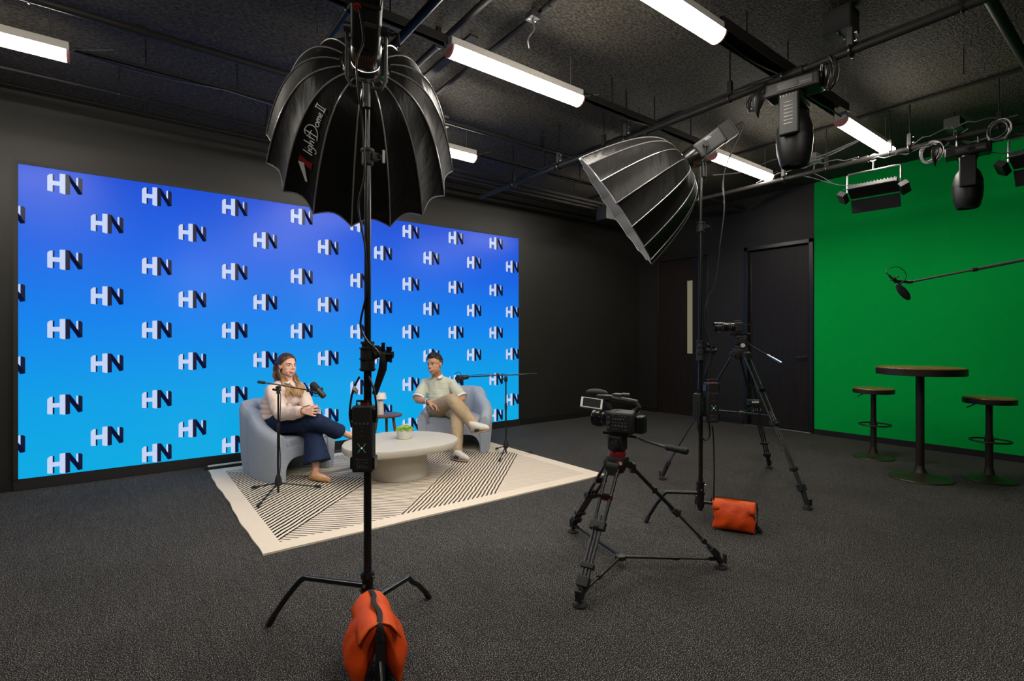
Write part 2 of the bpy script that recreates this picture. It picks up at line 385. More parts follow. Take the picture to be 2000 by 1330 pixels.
for (p, lb) in (((-.85, 2.82), 'lit tube light over the left of the room, outside the photo'), ((2.2, -.4), 'lit tube light behind the viewpoint'), ((-.85, -.4), 'lit tube light at the back left of the room')):  # out-of-view tubes added only to light the room
    dup(t0, (p[0], p[1], ZF), 0, lb)

# ------------------------------------------------------------------ ceiling steelwork
def pipe(name, a, b, r, label, cat, m='pipe', n=14, hang=(), group=None, joints=()):
    a = Vector(a); b = Vector(b)
    o = thing(name, label, cat, tuple((a + b) / 2), 0, group)
    MB().cyl(a, b, r, n=n).build('tube', m, o, world=True)
    d = (b - a).normalized()
    for k in joints:
        p = a.lerp(b, k); MB().cyl(p - d * .03, p + d * .03, r * 1.35, n=n).build('coupler', m, o, world=True)
    for k in hang:
        p = a.lerp(b, k); w = MB(); w.cyl(p, (p.x, p.y, ZC), 0.005, n=8)
        w.box((p.x, p.y, p.z + r + .05), (0.03, 0.03, 0.10)); w.tube([p + Vector((math.cos(q) * r * 1.2 * (1 if abs(d.y) > .5 else 0), math.cos(q) * r * 1.2 * (0 if abs(d.y) > .5 else 1), math.sin(q) * r * 1.2)) for q in [2 * PI * j / 16 for j in range(16)]], 0.005, 6, closed=True)
        w.build('hanger', 'blk', o, world=True)
    return o
pipe('rigging_pipe', (3.43, -1.5, 3.0), (3.43, 5.15, 3.0), 0.024, 'long black rigging pipe crossing the ceiling above the far soft box', 'pipe', hang=(.15, .33, .52, .7, .9), joints=(.45, .8))
pipe('rigging_pipe', (5.62, -1.5, 3.0), (5.62, 5.2, 3.0), 0.024, 'black rigging pipe by the green wall with hanging lights', 'pipe', hang=(.2, .36, .47, .55, .8), joints=(.5,))
pipe('rigging_pipe', (1.25, -1.5, 3.0), (1.25, 3.6, 3.0), 0.024, 'black rigging pipe just right of the front soft box lamp', 'pipe', hang=(.4, .62, .95))
pipe('rigging_pipe', (.93, .2, 3.0), (.93, 3.22, 3.0), 0.018, 'thin dark pipe passing behind the front soft box lamp', 'pipe', hang=(.5, .8))
pipe('conduit', (1.71, .2, 3.3), (1.71, 5.0, 3.3), 0.022, 'round black pipe crossing above the middle tube light', 'pipe', joints=(.4,), hang=(.35, .6))
pipe('conduit', (2.12, .4, 3.385), (2.12, 4.9, 3.385), 0.016, 'thin conduit clipped to the ceiling above the middle tube light', 'pipe', joints=(.45,))
pipe('conduit', (5.57, -1, 3.395), (5.57, 5.9, 3.395), 0.014, 'thin conduit on the ceiling near the green wall', 'pipe', joints=(.5, .75))
pipe('conduit', (-3, .70, 3.3), (7.4, .70, 3.3), 0.03, 'smooth dark pipe at the top right corner of the photo', 'pipe')
pipe('conduit', (-3, 3.95, 3.22), (7.3, 3.95, 3.22), 0.024, 'long dark conduit running above the video wall from the top left', 'pipe', joints=(.3, .5, .72), hang=(.25, .45, .62, .8))
pipe('conduit', (-3, 5.62, 3.3), (7.4, 5.62, 3.3), 0.016, 'thin conduit closest to the video wall at ceiling height', 'pipe')
# curtain rails over the video wall: one assembly of three channels
rl = thing('curtain_rail', 'triple black ceiling rail above the video wall', 'rail', (2, 5.05, 3.2))
for k in range(3): MB().box(((1.3 + 7.2) / 2, 4.98 + .075 * k, 3.2 - .02 * k), (5.9, 0.022, 0.03)).build('rail', 'pipe', rl, world=True)
for xx in (1.6, 3.1, 4.9, 6.4): MB().cyl((xx, 5.05, 3.2), (xx, 5.05, ZC), 0.006, n=8).build('hanger', 'blk', rl, world=True)
MB().box((5.55, 5.0, 3.08), (0.34, 0.2, 0.2)).build('motor_box', 'blkm', rl, world=True, bevel=.01)
MB().box((5.75, 4.98, 3.09), (0.08, 0.21, 0.16)).build('end_plate', 'mgrey', rl, world=True)
pipe('conduit', (-3, 5.02, 3.2), (1.25, 5.02, 3.2), .012, 'single thin pipe between the left tube light and the video wall', 'pipe', hang=(.3, .7, .95))
# struts that carry the tube lights
def strut(x0, x1, y, z, label, w=.042, h=.05):
    o = thing('ceiling_strut', label, 'strut', ((x0 + x1) / 2, y, z), 0, 'struts between the tube lights')
    m = MB(); m.box(((x0 + x1) / 2, y, z), (x1 - x0, w, .004)); 
    for s in (-1, 1): m.box(((x0 + x1) / 2, y + s * w / 2, z - h / 2), (x1 - x0, .004, h))
    m.build('channel', 'pipe', o, world=True)
    for k in range(3):
        xx = x0 + (x1 - x0) * (.2 + .3 * k); MB().cyl((xx, y, z), (xx, y, ZC), 0.005, n=6).build('hanger_rod', 'blk', o, world=True)
    c = MB(); pts = [(x0 + (x1 - x0) * t, y + .01 * math.sin(9 * t), z - h - .004 - .02 * abs(math.sin(7 * t))) for t in [i / 24 for i in range(25)]]
    c.tube(pts, 0.006, 6); c.build('wire', 'cable', o, world=True)
strut(2.84, 4.72, 1.72, 3.22, 'wide dark strut running from the top tube light to the big moving head', .11, .07)
strut(2.80, 4.62, 2.82, 3.2, 'dark strut continuing right from the middle tube light')
strut(-.25, 1.62, 4.33, 3.17, 'dark strut with wires right of the left-edge tube light', .028, .018)
strut(2.84, 4.66, 4.33, 3.17, 'dark strut behind the two soft boxes', .028, .018)
strut(-.25, 1.62, 2.82, 3.2, 'dark strut left of the middle tube light')
# ceiling board battens and washers
for k, (xx, y0, y1, lb) in enumerate(((1.95, 3.0, 4.05, 'shallow batten on the ceiling under the middle tube light'), (4.2, 2.9, 5.9, 'flat batten on the ceiling behind the far soft box'))):
    o = MB().box((xx, (y0 + y1) / 2, ZC - .008), (0.07, y1 - y0, .016)).build('ceiling_batten', 'pipe', bevel=.003); tag(o, lb, 'batten')
sw = [(1.72, 3.32), (1.83, 3.25), (1.93, 3.2), (1.35, 2.2), (2.9, 1.3), (3.3, 1.9), (3.7, 1.5), (2.6, 2.2), (4.3, 1.4), (4.4, 2.1), (3.0, 3.3), (3.9, 3.5), (4.8, 1.2), (3.7, 2.4), (1.0, 4.1), (2.6, 3.5), (4.9, 2.3)]
w0 = None
for i, (xx, yy) in enumerate(sw):
    if w0 is None:
        w0 = MB().lathe([(0.0, 0), (0.006, -.003), (0.014, -.003), (0.016, 0)], (0, 0, 0), n=14).build('ceiling_washer', 'dgrey'); o = w0
    else: o = w0.copy(); COL.objects.link(o)
    o.location = (xx, yy, ZC - .0005); tag(o, 'small round metal washer screwed into the dark ceiling board', 'washer', 'round washers on the ceiling')
# threaded rods left in the ceiling
for i, (u, v, lb) in enumerate(((1882, 110, 'thin rod hanging from the ceiling near the top right'), (1248, 225, 'thin rod hanging from the ceiling above the far soft box'), (620, 25, 'thin rod hanging from the ceiling left of the front soft box lamp'))):
    d = (3.35 - H0) * 1000 / (661 - v); p = PX(u, v, d)
    tag(MB().cyl((p.x, p.y, ZC), (p.x, p.y, ZC - .2), 0.004, n=8).build('threaded_rod', 'dgrey'), lb, 'rod')
# boxes
def jbox(u, v, z, sz, name, label, m='blkm', rz=0):
    d = (z - H0) * 1000 / (661 - v); p = PX(u, v, d)
    o = thing(name, label, 'box', (p.x, p.y, z), rz)
    MB().box((0, 0, 0), sz).build('body', m, o, bevel=.004)
    for sx in (-1, 1): MB().cyl((sx * sz[0] * .35, 0, -sz[2] / 2), (sx * sz[0] * .35, 0, -sz[2] / 2 - .006), .006, n=8).build('screw', 'alu', o)
    MB().tube(spline([(0, 0, -sz[2] / 2), (.02, .01, -sz[2] / 2 - .05), (-.01, .03, -sz[2] / 2 - .11), (.04, .08, -sz[2] / 2 - .13)], 6), .006, 8).build('wire', 'gcable', o)
    if z + sz[2] / 2 < ZC - .01: MB().cyl((0, 0, sz[2] / 2), (0, 0, ZC - z), .006, n=8).build('hanger', 'blk', o)
    return o
jbox(1642, 47, 3.33, (0.16, .16, .15), 'junction_box', 'black box on the ceiling above the rigging pipe, top right')
jbox(1864, 243, 3.30, (0.18, .12, .09), 'junction_box', 'dark grey junction box above the hanging light by the green wall', 'dgrey')
jbox(858, 238, 3.30, (0.14, .12, .10), 'junction_box', 'pale grey junction box right of the front soft box', 'mgrey')
jbox(1590, 310, 3.25, (0.14, .10, .09), 'junction_box', 'small grey junction box between the two right tube lights', 'mgrey')
jbox(1040, 32, 3.36, (0.07, .07, .04), 'junction_box', 'tiny fitting on the thin ceiling conduit above the middle tube light', 'dgrey')

# ------------------------------------------------------------------ hanging lights
def clamp(m, x=0, z=0, r=.028):
    m.tube([(x, math.cos(q) * r, z + math.sin(q) * r) for q in [PI * 2 * j / 18 for j in range(18)]], .007, 6, closed=True, flat=2.2)
    m.cyl((x, 0, z - r), (x, 0, z - r - .05), .008, n=8)
def moving_head(loc, rz, label, s=1.0, tilt=0.0, drop=.05):
    t = thing('moving_head_light', label, 'stage light', loc, rz, 'moving head lights')
    m = MB()
    for sx in (-.07, .07):
        m.tube([(math.cos(q) * .03 * s, sx * s, math.sin(q) * .03 * s) for q in [PI * 2 * j / 18 for j in range(18)]], .008 * s, 6, closed=True)
        m.cyl((0, sx * s, -.03 * s), (0, sx * s, -drop * s - .01), .009 * s, n=8)
    m.build('clamp', 'blk', t)
    zb = -drop * s
    b_ = MB().box((0, 0, zb - .045 * s), (.15 * s, .31 * s, .09 * s)); b_.build('base', 'stage', t, bevel=.012 * s)
    MB().box((-.077 * s, -.02 * s, zb - .045 * s), (.006 * s, .20 * s, .05 * s)).build('display_panel', 'dgrey', t, label='grey control strip')
    d = MB().box((-.081 * s, -.02 * s, zb - .045 * s), (.004 * s, .04 * s, .03 * s)); d.build('small_screen', 'blk', t)
    pr = MB()
    for j in range(5): pr.box((-.0815 * s, .03 * s + j * .012 * s, zb - (.038 + .006 * (j % 2)) * s), (.002, .008 * s, .004 * s))
    for j in range(6): pr.box((-.0815 * s, -.105 * s + j * .01 * s, zb - .05 * s), (.002, .006 * s, .007 * s))
    pr.build('panel_print', K.setdefault('dimw', mat('dim_print', (.22, .22, .22, 1), .5)), t)
    zy = zb - .09 * s
    MB().cyl((0, 0, zy), (0, 0, zy - .03 * s), .07 * s, n=24).build('pan_bearing', 'blk', t)
    # yoke: crossbar and two arms
    y = MB().box((0, 0, zy - .045 * s), (.27 * s, .12 * s, .04 * s))
    for sx in (-1, 1): y.box((sx * .125 * s, 0, zy - .16 * s), (.035 * s, .115 * s, .26 * s))
    y.build('yoke', 'stage', t, bevel=.010 * s)
    v = MB()
    for sx in (-1, 1):
        for j in range(7): v.box((sx * .143 * s, 0, zy - (.09 + .022 * j) * s), (.003, .05 * s, .006 * s))
        for j in range(6): v.box((sx * .143 * s, (-.045 + .018 * j) * s, zy - .045 * s), (.003, .006 * s, .014 * s))
    v.build('vent', 'blk', t)
    hz = zy - .25 * s; R = Euler((0, tilt, 0)).to_matrix()
    prof = [(.001, .15), (.055, .145), (.085, .10), (.104, .03), (.106, -.05), (.100, -.12), (.084, -.19), (.074, -.205), (.07, -.19), (.001, -.188)]
    h = MB().lathe([(r_ * s, z_ * s) for r_, z_ in prof], (0, 0, hz), R, n=24)
    hd = h.build('head', 'stage', t, smooth=30)
    g = MB()
    for j in range(8): g.lathe([((.1055 - abs(j - 3.5) * .0012) * s, (.03 - j * .012) * s), ((.1078 - abs(j - 3.5) * .0012) * s, (.027 - j * .012) * s), ((.1055 - abs(j - 3.5) * .0012) * s, (.024 - j * .012) * s)], (0, 0, hz), R, n=24, cap=False)
    g.build('cooling_fin', 'blk', hd)
    MB().lathe([(.001, -.181 * s), (.057 * s, -.181 * s), (.058 * s, -.184 * s), (.001, -.195 * s)], (0, 0, hz), R, n=24).build('lens', 'mgrey', hd)
    c = MB()
    for j in range(5): c.tube(spline([(0, .16 * s, -.02), (.03, .19 * s + .008 * j, -.10 * s), (.0, .22 * s, -.18 * s - .01 * j), (-.03, .20 * s + .01 * j, -.09 * s), (0, .17 * s, -.0)], 6), .005, 6)
    c.build('cable_coil', 'cable', t)
    return t
mh = moving_head((3.43, 1.52, 3.0), 0.18, 'large black moving head light hanging nearest, in front of the tube light', 1.0)
moving_head((5.62, 1.104, 3.0), 0.2, 'black moving head light hanging before the green wall', .95, drop=.10)
def panel_light(loc, rz, label, tilt=.5):
    t = thing('panel_light', label, 'stage light', loc, rz)
    m = MB(); m.tube([(0, math.cos(q) * .03, math.sin(q) * .03) for q in [PI * 2 * j / 18 for j in range(18)]], .008, 6, closed=True); m.cyl((0, 0, -.03), (0, 0, -.11), .009, n=8)
    m.build('clamp', 'alu', t)
    MB().tube([(0, -.21, -.29), (0, -.21, -.13), (0, -.20, -.115), (0, .20, -.115), (0, .21, -.13), (0, .21, -.29)], .009, 8).build('yoke', 'alu', t, label='bare metal yoke')
    R = Euler((0, tilt, 0)).to_matrix(); c0 = Vector((0, 0, -.29))
    MB().box(c0, (.15, .39, .05), R).build('housing', 'blkm', t, bevel=.006)
    f = MB()
    for j in range(14): f.box(c0 + R @ Vector((0, -.17 + .026 * j, .034)), (.13, .006, .02), R)
    f.build('heat_sink', 'dgrey', t)
    for s_, nm in ((-1, 'barn_door'), (1, 'barn_door')):
        R2 = Euler((0, tilt + s_ * .9, 0)).to_matrix()
        MB().box(c0 + R @ Vector((-s_ * .075, 0, -.03)) + R2 @ Vector((0, 0, -.07)), (.004, .39, .13), R2).build(nm, 'mgrey' if s_ > 0 else 'blkm', t)
    for s_ in (-1, 1):
        MB().box(c0 + R @ Vector((0, s_ * .24, -.05)), (.12, .07, .05), R @ Euler((s_ * .6, 0, 0)).to_matrix()).build('side_flap', 'blkm', t)
    c = MB(); c.tube(spline([(0, .1, -.25), (.03, .2, -.22), (.02, .35, -.16), (0, .5, -.08), (0, .6, -.03)], 8), .004, 6)
    c.tube(spline([(0, .0, -.25), (-.03, .15, -.23), (-.02, .3, -.19), (0, .42, -.09), (0, .5, -.03)], 8), .004, 6)
    c.build('cable', 'gcable', t); return t
panel_light((5.62, 1.78, 3.0), .1, 'flat panel light with barn doors hanging before the green wall')
panel_light((5.62, .65, 3.0), -.1, 'panel light cut off at the right edge of the photo')
# extra cable coils and clutter on the pipes
def coil(p, r, n, name, label, m='cable', ax='x', sq=1.0):
    c = MB()
    for j in range(n):
        o = Vector((random.uniform(-.02, .02), random.uniform(-.02, .02), random.uniform(-.01, .01))); rr = r * random.uniform(.85, 1.1)
        pts = []
        for q in range(24):
            a = 2 * PI * q / 24; k = Vector((math.cos(a) * rr * .2, math.cos(a) * rr * sq, math.sin(a) * rr * 1.1)) if ax == 'x' else Vector((math.cos(a) * rr, math.sin(a) * .3 * rr, math.sin(a) * rr * 1.1))
            pts.append(Vector(p) + o + k + Vector((.01 * math.sin(a * 2 + j), 0, 0)))
        c.tube(pts, .0045, 6, closed=True)
    return tag(c.build(name, m), label, 'cable')
coil((3.45, 1.79, 2.92), .055, 4, 'cable_coil', 'small black cable loop under the pipe left of the big moving head')
coil((3.43, 1.32, 2.92), .085, 11, 'cable_coil', 'thick bundle of black cable hanging right of the big moving head', ax='x', sq=.42)
coil((5.6, 1.34, 2.92), .075, 7, 'cable_coil', 'grey cable coil hanging left of the moving head by the green wall', 'gcable')
coil((5.6, .905, 2.97), .07, 6, 'cable_coil', 'grey cable coil right of the moving head by the green wall', 'gcable')
coil((3.43, 2.75, 2.93), .08, 5, 'cable_coil', 'tangled black cable on the pipe above the far soft box lamp')
def hook(x, y, lab):
    o = thing('pipe_clamp', lab, 'clamp', (x, y, 3.0), 0, 'clamps on the rigging pipes')
    m = MB(); m.tube([(math.cos(q) * .033, 0, math.sin(q) * .033) for q in [PI * 2 * j / 18 for j in range(18)]], .010, 6, closed=True); m.build('jaw', 'blk', o)
    MB().box((0, 0, .08), (.045, .03, .11)).build('body', 'blkm', o, bevel=.003)
    k = MB().cyl((0, -.02, .05), (0, -.035, .05), .012, n=10); k.cyl((0, -.02, .10), (0, -.032, .10), .008, n=10); k.build('bolt', 'alu', o)
    MB().cyl((0, 0, .13), (0, 0, ZC - 3.0), .006, n=8).build('rod', 'blk', o)
hook(5.62, 1.5, 'black clamp on the pipe between the panel light and the cable coil'); hook(3.43, 1.2, 'black clamp on the pipe at the upper right, beyond the big moving head'); hook(3.43, 3.75, 'black clamp on the pipe above the dome of the far soft box')
hook(5.62, 2.6, 'black clamp on the pipe near the green wall\'s left edge'); hook(3.43, 2.9, 'black clamp with cables above the far soft box lamp')
g = MB()
for (a, b_, sag) in (((5.62, 2.9, 3.03), (5.62, 1.9, 3.03), -.05), ((5.6, 1.95, 3.02), (5.62, 1.1, 3.04), .06), ((5.63, 1.2, 2.98), (5.62, .3, 2.98), .07), ((5.6, 1.6, 2.98), (5.62, .8, 3.05), -.08)):
    a = Vector(a); b_ = Vector(b_); g.tube([a.lerp(b_, i / 16) + Vector((.015 * math.sin(i), 0, -sag * 4 * (i / 16) * (1 - i / 16) + .012 * math.sin(i * 2.1))) for i in range(17)], .005, 6)
tag(g.build('loose_cables', 'gcable'), 'loose grey cables draped along the pipe by the green wall', 'cable')
g = MB()
for k in range(3):
    g.tube([(3.43 + .02 * math.sin(i * .7 + k), 5.0 - i * .2, 3.028 + .012 * math.sin(i * 1.3 + k)) for i in range(30)], .005, 6)
tag(g.build('pipe_cables', 'cable'), 'black cables laid along the top of the central rigging pipe', 'cable')
g = MB()
for k in range(2): g.tube(spline([(5.9 + .03 * k, 2.0, 3.3), (5.85, 2.4, 3.22 - .03 * k), (5.8, 2.75, 3.30), (5.75, 3.1, 3.24), (5.75, 3.5, 3.3)], 8), .009, 8)
tag(g.build('flexible_conduit', 'gcable'), 'grey flexible conduit sagging between the two right tube lights', 'conduit')
# ------------------------------------------------------------------ rug
rm = mat('woven_rug', (0.62, 0.53, 0.43, 1), 0.95, 0, 0.05)
nt = rm.node_tree; b = nt.nodes['Principled BSDF']; N = nt.nodes.new; L = nt.links.new
def mth(op, a, b_=None, c=None):
    n = N('ShaderNodeMath'); n.operation = op
    for i, x in enumerate((a, b_, c)):
        if x is None: continue
        if isinstance(x, (int, float)): n.inputs[i].default_value = x
        else: L(x, n.inputs[i])
    return n.outputs[0]
RX0, RX1, RY0, RY1 = 0.66, 3.64, 3.34, 5.78; BD = 0.13; RMID = 4.56
tc = N('ShaderNodeTexCoord'); sp = N('ShaderNodeSeparateXYZ')
nzz = N('ShaderNodeTexNoise'); nzz.inputs['Scale'].default_value = 9; nzz.inputs['Detail'].default_value = 2
L(tc.outputs['Object'], sp.inputs[0]); L(tc.outputs['Object'], nzz.inputs['Vector'])
wob = mth('MULTIPLY', mth('SUBTRACT', nzz.outputs[0], 0.5), 0.028)
X = sp.outputs[0]; Y = sp.outputs[1]                 # object space has its origin at the rug's front left corner
ymid = RMID - RY0
upper = mth('GREATER_THAN', Y, ymid)
ylow = Y
yref = mth('SUBTRACT', 2 * ymid, Y)
yy = mth('ADD', mth('MULTIPLY', Y, mth('SUBTRACT', 1.0, upper)), mth('MULTIPLY', yref, upper))
sband = mth('SUBTRACT', mth('SUBTRACT', X, BD - .03), mth('SUBTRACT', yy, BD + .0))
par = mth('ADD', mth('SUBTRACT', X, Y), wob)         # constant along the 45 degree lines
per = mth('ADD', mth('ADD', X, Y), wob)
def stripes(co, period, duty): return mth('LESS_THAN', mth('FRACT', mth('ADD', mth('DIVIDE', co, period), 100)), duty)
def band(lo, hi): return mth('MULTIPLY', mth('GREATER_THAN', sband, lo), mth('LESS_THAN', sband, hi))
low = mth('SUBTRACT', 1.0, upper)
z1 = mth('LESS_THAN', sband, 0.0); z2 = band(0.0, .85); z3 = band(.85, 1.71); z4 = mth('GREATER_THAN', sband, 1.71)
A = mth('ADD', z1, 0.0)            # bold black
B = mth('ADD', z2, 0.0)            # fine dark
C = mth('ADD', z3, 0.0)   # brown
D = mth('MULTIPLY', z4, 1.0)                                                        # faint
fac_k = mth('MULTIPLY', A, stripes(par, .052, .46))
fac_f = mth('MULTIPLY', B, stripes(per, .052, .36))
fac_b = mth('MULTIPLY', C, stripes(par, .0435, .46))
fac_l = mth('MULTIPLY', D, stripes(per, .040, .35))
inb = mth('MULTIPLY', mth('MULTIPLY', mth('GREATER_THAN', X, BD), mth('LESS_THAN', X, RX1 - RX0 - BD)), mth('MULTIPLY', mth('GREATER_THAN', Y, BD), mth('LESS_THAN', Y, RY1 - RY0 - BD)))
col = None
nf = N('ShaderNodeTexNoise'); nf.inputs['Scale'].default_value = 160; L(tc.outputs['Object'], nf.inputs['Vector'])
base = N('ShaderNodeMix'); base.data_type = 'RGBA'; base.inputs[6].default_value = (0.60, 0.50, 0.39, 1); base.inputs[7].default_value = (0.80, 0.72, 0.61, 1)
L(nf.outputs[0], base.inputs[0]); col = base.outputs[2]
for f, c in ((fac_l, (0.42, 0.35, 0.27, 1)), (fac_b, (0.085, 0.068, 0.052, 1)), (fac_f, (0.10, 0.085, 0.078, 1)), (fac_k, (0.008, 0.008, 0.009, 1))):
    m = N('ShaderNodeMix'); m.data_type = 'RGBA'; L(mth('MULTIPLY', f, inb), m.inputs[0]); L(col, m.inputs[6]); m.inputs[7].default_value = c; col = m.outputs[2]
L(col, b.inputs['Base Color'])
bp = N('ShaderNodeBump'); bp.inputs['Strength'].default_value = 0.3; bp.inputs['Distance'].default_value = 0.002; L(nf.outputs[0], bp.inputs['Height']); L(bp.outputs[0], b.inputs['Normal'])
g = MB(); nx, ny = 48, 40; vs = []; fs = []
for top in (1, 0):
    for j in range(ny + 1):
        for i in range(nx + 1):
            x = (RX1 - RX0) * i / nx; y = (RY1 - RY0) * j / ny
            edge = 0.006 * math.sin(y * 5.3 + 1) * (1 if i == 0 else 0) + 0.003 * math.sin(y * 17) * (1 if i == 0 else 0)
            z = (0.011 + 0.0012 * math.sin(x * 7 + y * 3)) if top else 0.0
            vs.append((x + edge, y, z))
K_ = (nx + 1) * (ny + 1)
for j in range(ny):
    for i in range(nx):
        a = j * (nx + 1) + i; fs.append([a, a + 1, a + nx + 2, a + nx + 1]); fs.append([K_ + a, K_ + a + nx + 1, K_ + a + nx + 2, K_ + a + 1])
for i in range(nx):
    a = i; fs.append([a, a + K_, a + 1 + K_, a + 1]); a = ny * (nx + 1) + i; fs.append([a, a + 1, a + 1 + K_, a + K_])
for j in range(ny):
    a = j * (nx + 1); c = a + nx + 1; fs.append([a, c, c + K_, a + K_]); a = j * (nx + 1) + nx; c = a + nx + 1; fs.append([a, a + K_, c + K_, c])
g._add(vs, fs); rug = g.build('rug', rm); rug.location = (RX0, RY0, 0); tag(rug, 'large cream rug with black and brown diagonal stripes under the armchairs', 'rug')
ZR = 0.0125
# slim light bar lying on the carpet behind the rug's left end
o = thing('floor_cable_cover', 'slim black and white strip lying by the wall left of the woman\'s armchair', 'strip', (0.75, 5.88, 0))
MB().box((0.85, 5.885, .012), (.42, .05, .024)).build('base', 'blkm', o, world=True); MB().box((0.86, 5.878, .030), (.38, .03, .012)).build('white_strip', 'white', o, world=True)

# ------------------------------------------------------------------ armchairs
fab = mat('blue_grey_boucle', (0.27, 0.31, 0.37, 1), 0.9, 0, 0.15, noise=(260, (0.47, 0.52, 0.60, 1), 0.35, 0.7, 4), bump=(300, 0.5, 0.002), sheen=0.15)
def armchair(loc, rz, label, wd=.74):
    t = thing('armchair', label, 'armchair', loc, rz, 'blue-grey armchairs')
    # shell: plan runs from the left arm's front round the back to the right arm's front
    hw, yf_, yb = wd / 2, .36, -.42; Rr = .32; iw = hw - .13
    hb = hw - .15; Rr = .24
    plan = [(-hw, yf_), (-hw, yf_ - .03), (-hw + .004, yf_ - .15), (-hw + .022, .08), (-hw + .065, -.04), (-hb - .02, -.14)]
    for k in range(13):
        a = PI + (PI / 2) * k / 12; plan.append((-hb + Rr + Rr * math.cos(a), yb + Rr + Rr * math.sin(a)))
    plan += [(0, yb)]
    plan = plan + [(-x, y) for x, y in reversed(plan[:-1])]
    Lc = [0]
    for i in range(1, len(plan)): Lc.append(Lc[-1] + math.dist(plan[i], plan[i - 1]))
    tot = Lc[-1]; vs = []; fs = []; n = 16
    for i, (x, y) in enumerate(plan):
        s_ = abs(Lc[i] / tot * 2 - 1)                     # 1 at the arm fronts, 0 mid back
        q = min(1, max(0, (s_ - .22) / .72)) ** .9
        Hh = .690 - .25 * q - .015 * max(0, (s_ - .8) / .2); th = .125 + .035 * (1 - q)
        a = plan[max(i - 1, 0)]; c = plan[min(i + 1, len(plan) - 1)]; tx, ty = c[0] - a[0], c[1] - a[1]; l = math.hypot(tx, ty); nx_, ny_ = ty / l, -tx / l   # inward?
        if nx_ * x + ny_ * y > 0: nx_, ny_ = -nx_, -ny_
        pull = .012 if i in (0, len(plan) - 1) else 0
        lean = .035
        sec = [(lean, 0.0), (lean * .6, .10), (lean * .25, .25), (0.0, Hh - .09), (.006, Hh - .045), (.028, Hh - .012), (th * .5, Hh), (th - .028, Hh - .014), (th - .004, Hh - .05), (th, Hh - .11), (th + .008, .34), (th, .2), (th - .006, .10), (th - .012, 0.0), (th * .66, 0), (th * .4, 0)]
        for (of, z) in sec:
            of2 = of + (pull if of < th / 2 else -pull); vs.append((x + nx_ * of2, y + ny_ * of2, z - (pull if z > .3 else 0)))
    M = len(plan)
    for i in range(M - 1):
        for j in range(n): fs.append([i * n + j, i * n + (j + 1) % n, (i + 1) * n + (j + 1) % n, (i + 1) * n + j])
    fs.append(list(range(n))); fs.append([(M - 1) * n + j for j in range(n)][::-1])
    m = MB(); m._add(vs, fs)
    sh = m.build('shell', fab, t, bevel=.018, smooth=50)
    # front apron with a soft arch, and the seat deck
    pts = []
    for k in range(9):
        a = PI / 2 * k / 8; pts.append((-(iw + .01) + .12 * (1 - math.cos(a)) * 1.0, .06 + .135 * math.sin(a)))
    poly = [(-iw - .02, 0.0), (-iw - .011, 0.0)] + pts + [(-x, z) for x, z in reversed(pts)] + [(iw + .011, 0.0), (iw + .02, 0.0), (iw + .02, .30), (-iw - .02, .30)]
    T = Matrix(((1, 0, 0, 0), (0, 0, -1, .345), (0, 1, 0, 0), (0, 0, 0, 1)))
    m = MB().prism(poly, T, .10); m.prism([(-iw - .015, .26), (-iw + .06, -.28), (iw - .06, -.28), (iw + .015, .26)], Matrix.Translation((0, 0, .21)), .09); m.build('seat_base', fab, t, bevel=.008)
    cu = MB().prism([(-iw + .003, .342), (-iw + .003, .10), (-iw + .08, -.24), (iw - .08, -.24), (iw - .003, .10), (iw - .003, .342)], Matrix.Translation((0, 0, .275)), .105); cu.build('seat_cushion', fab, t, bevel=.030)
    MB().tube([(x, y, .30) for x, y in ((-iw + .03, .33), (-.1, .343), (.1, .343), (iw - .03, .33))], .004, 6).build('piping', fab, t)
    return t
cw = W(-2.255, 4.97, ZR)
# local +Y of the chair is its front
def facing(r, f): v = DIR(r, f); return math.atan2(v.y, v.x) - PI / 2
ch1 = armchair(cw, facing(.93, -.37), 'blue-grey upholstered armchair on the left, seating the woman', .76)
pm = W(-.62, 6.17, ZR)
ch2 = armchair(pm, facing(-.15, -.985), 'blue-grey upholstered armchair on the right, seating the man', .86)

# ------------------------------------------------------------------ coffee table
top_px = [(667, 873), (668, 868), (676, 861), (697, 855.5), (722, 849), (750, 844), (780, 841.8), (806, 841.5), (835, 842), (862, 844.5), (882, 848), (892, 852.5), (894, 857), (888, 862), (872, 867), (850, 871), (820, 875.5), (790, 878.5), (765, 881), (740, 882.5), (715, 883), (692, 881), (676, 878)]
ZT = .345
out = [FL(u, v, ZT) for u, v in top_px]
out = spline(out + [out[0]], 4)[:-1]
cen = sum(out, Vector()) / len(out)
ct = mat('matt_putty_table', (0.50, 0.475, 0.405, 1), 0.55, 0, 0.3, noise=(4, (0.53, 0.50, 0.43, 1), 0.3, 0.7))
tb = thing('coffee_table', 'rounded putty-coloured coffee table on a flared drum base', 'table', (cen.x, cen.y, ZR))
vs = []; fs = []; n = len(out); rings = [(-.005, .0), (-.002, -.004), (.0, -.012), (-.001, -.040), (-.012, -.062), (-.04, -.074), (-.12, -.078)]
for of, dz in rings:
    for p in out:
        d = (p - cen); l = d.length; d.normalize(); vs.append(cen + d * (l + of) + Vector((0, 0, dz)))
for k in range(len(rings) - 1):
    for j in range(n): fs.append([k * n + j, k * n + (j + 1) % n, (k + 1) * n + (j + 1) % n, (k + 1) * n + j])
fs.append(list(range(n))); fs.append([(len(rings) - 1) * n + j for j in range(n)][::-1])
m = MB(); m._add(vs, fs); m.build('tabletop', ct, tb, world=True, smooth=30)
bc = W(-1.055, 4.83, 0); dl = DIR(.94, .34)
prof = [(.262, ZR), (.266, .03), (.262, .10), (.248, .19), (.238, ZT - .077), (.2, ZT - .076)]
MB().lathe([(r, z) for r, z in prof], (bc.x, bc.y, 0), n=56).build('drum_base', ct, tb, world=True, smooth=30)
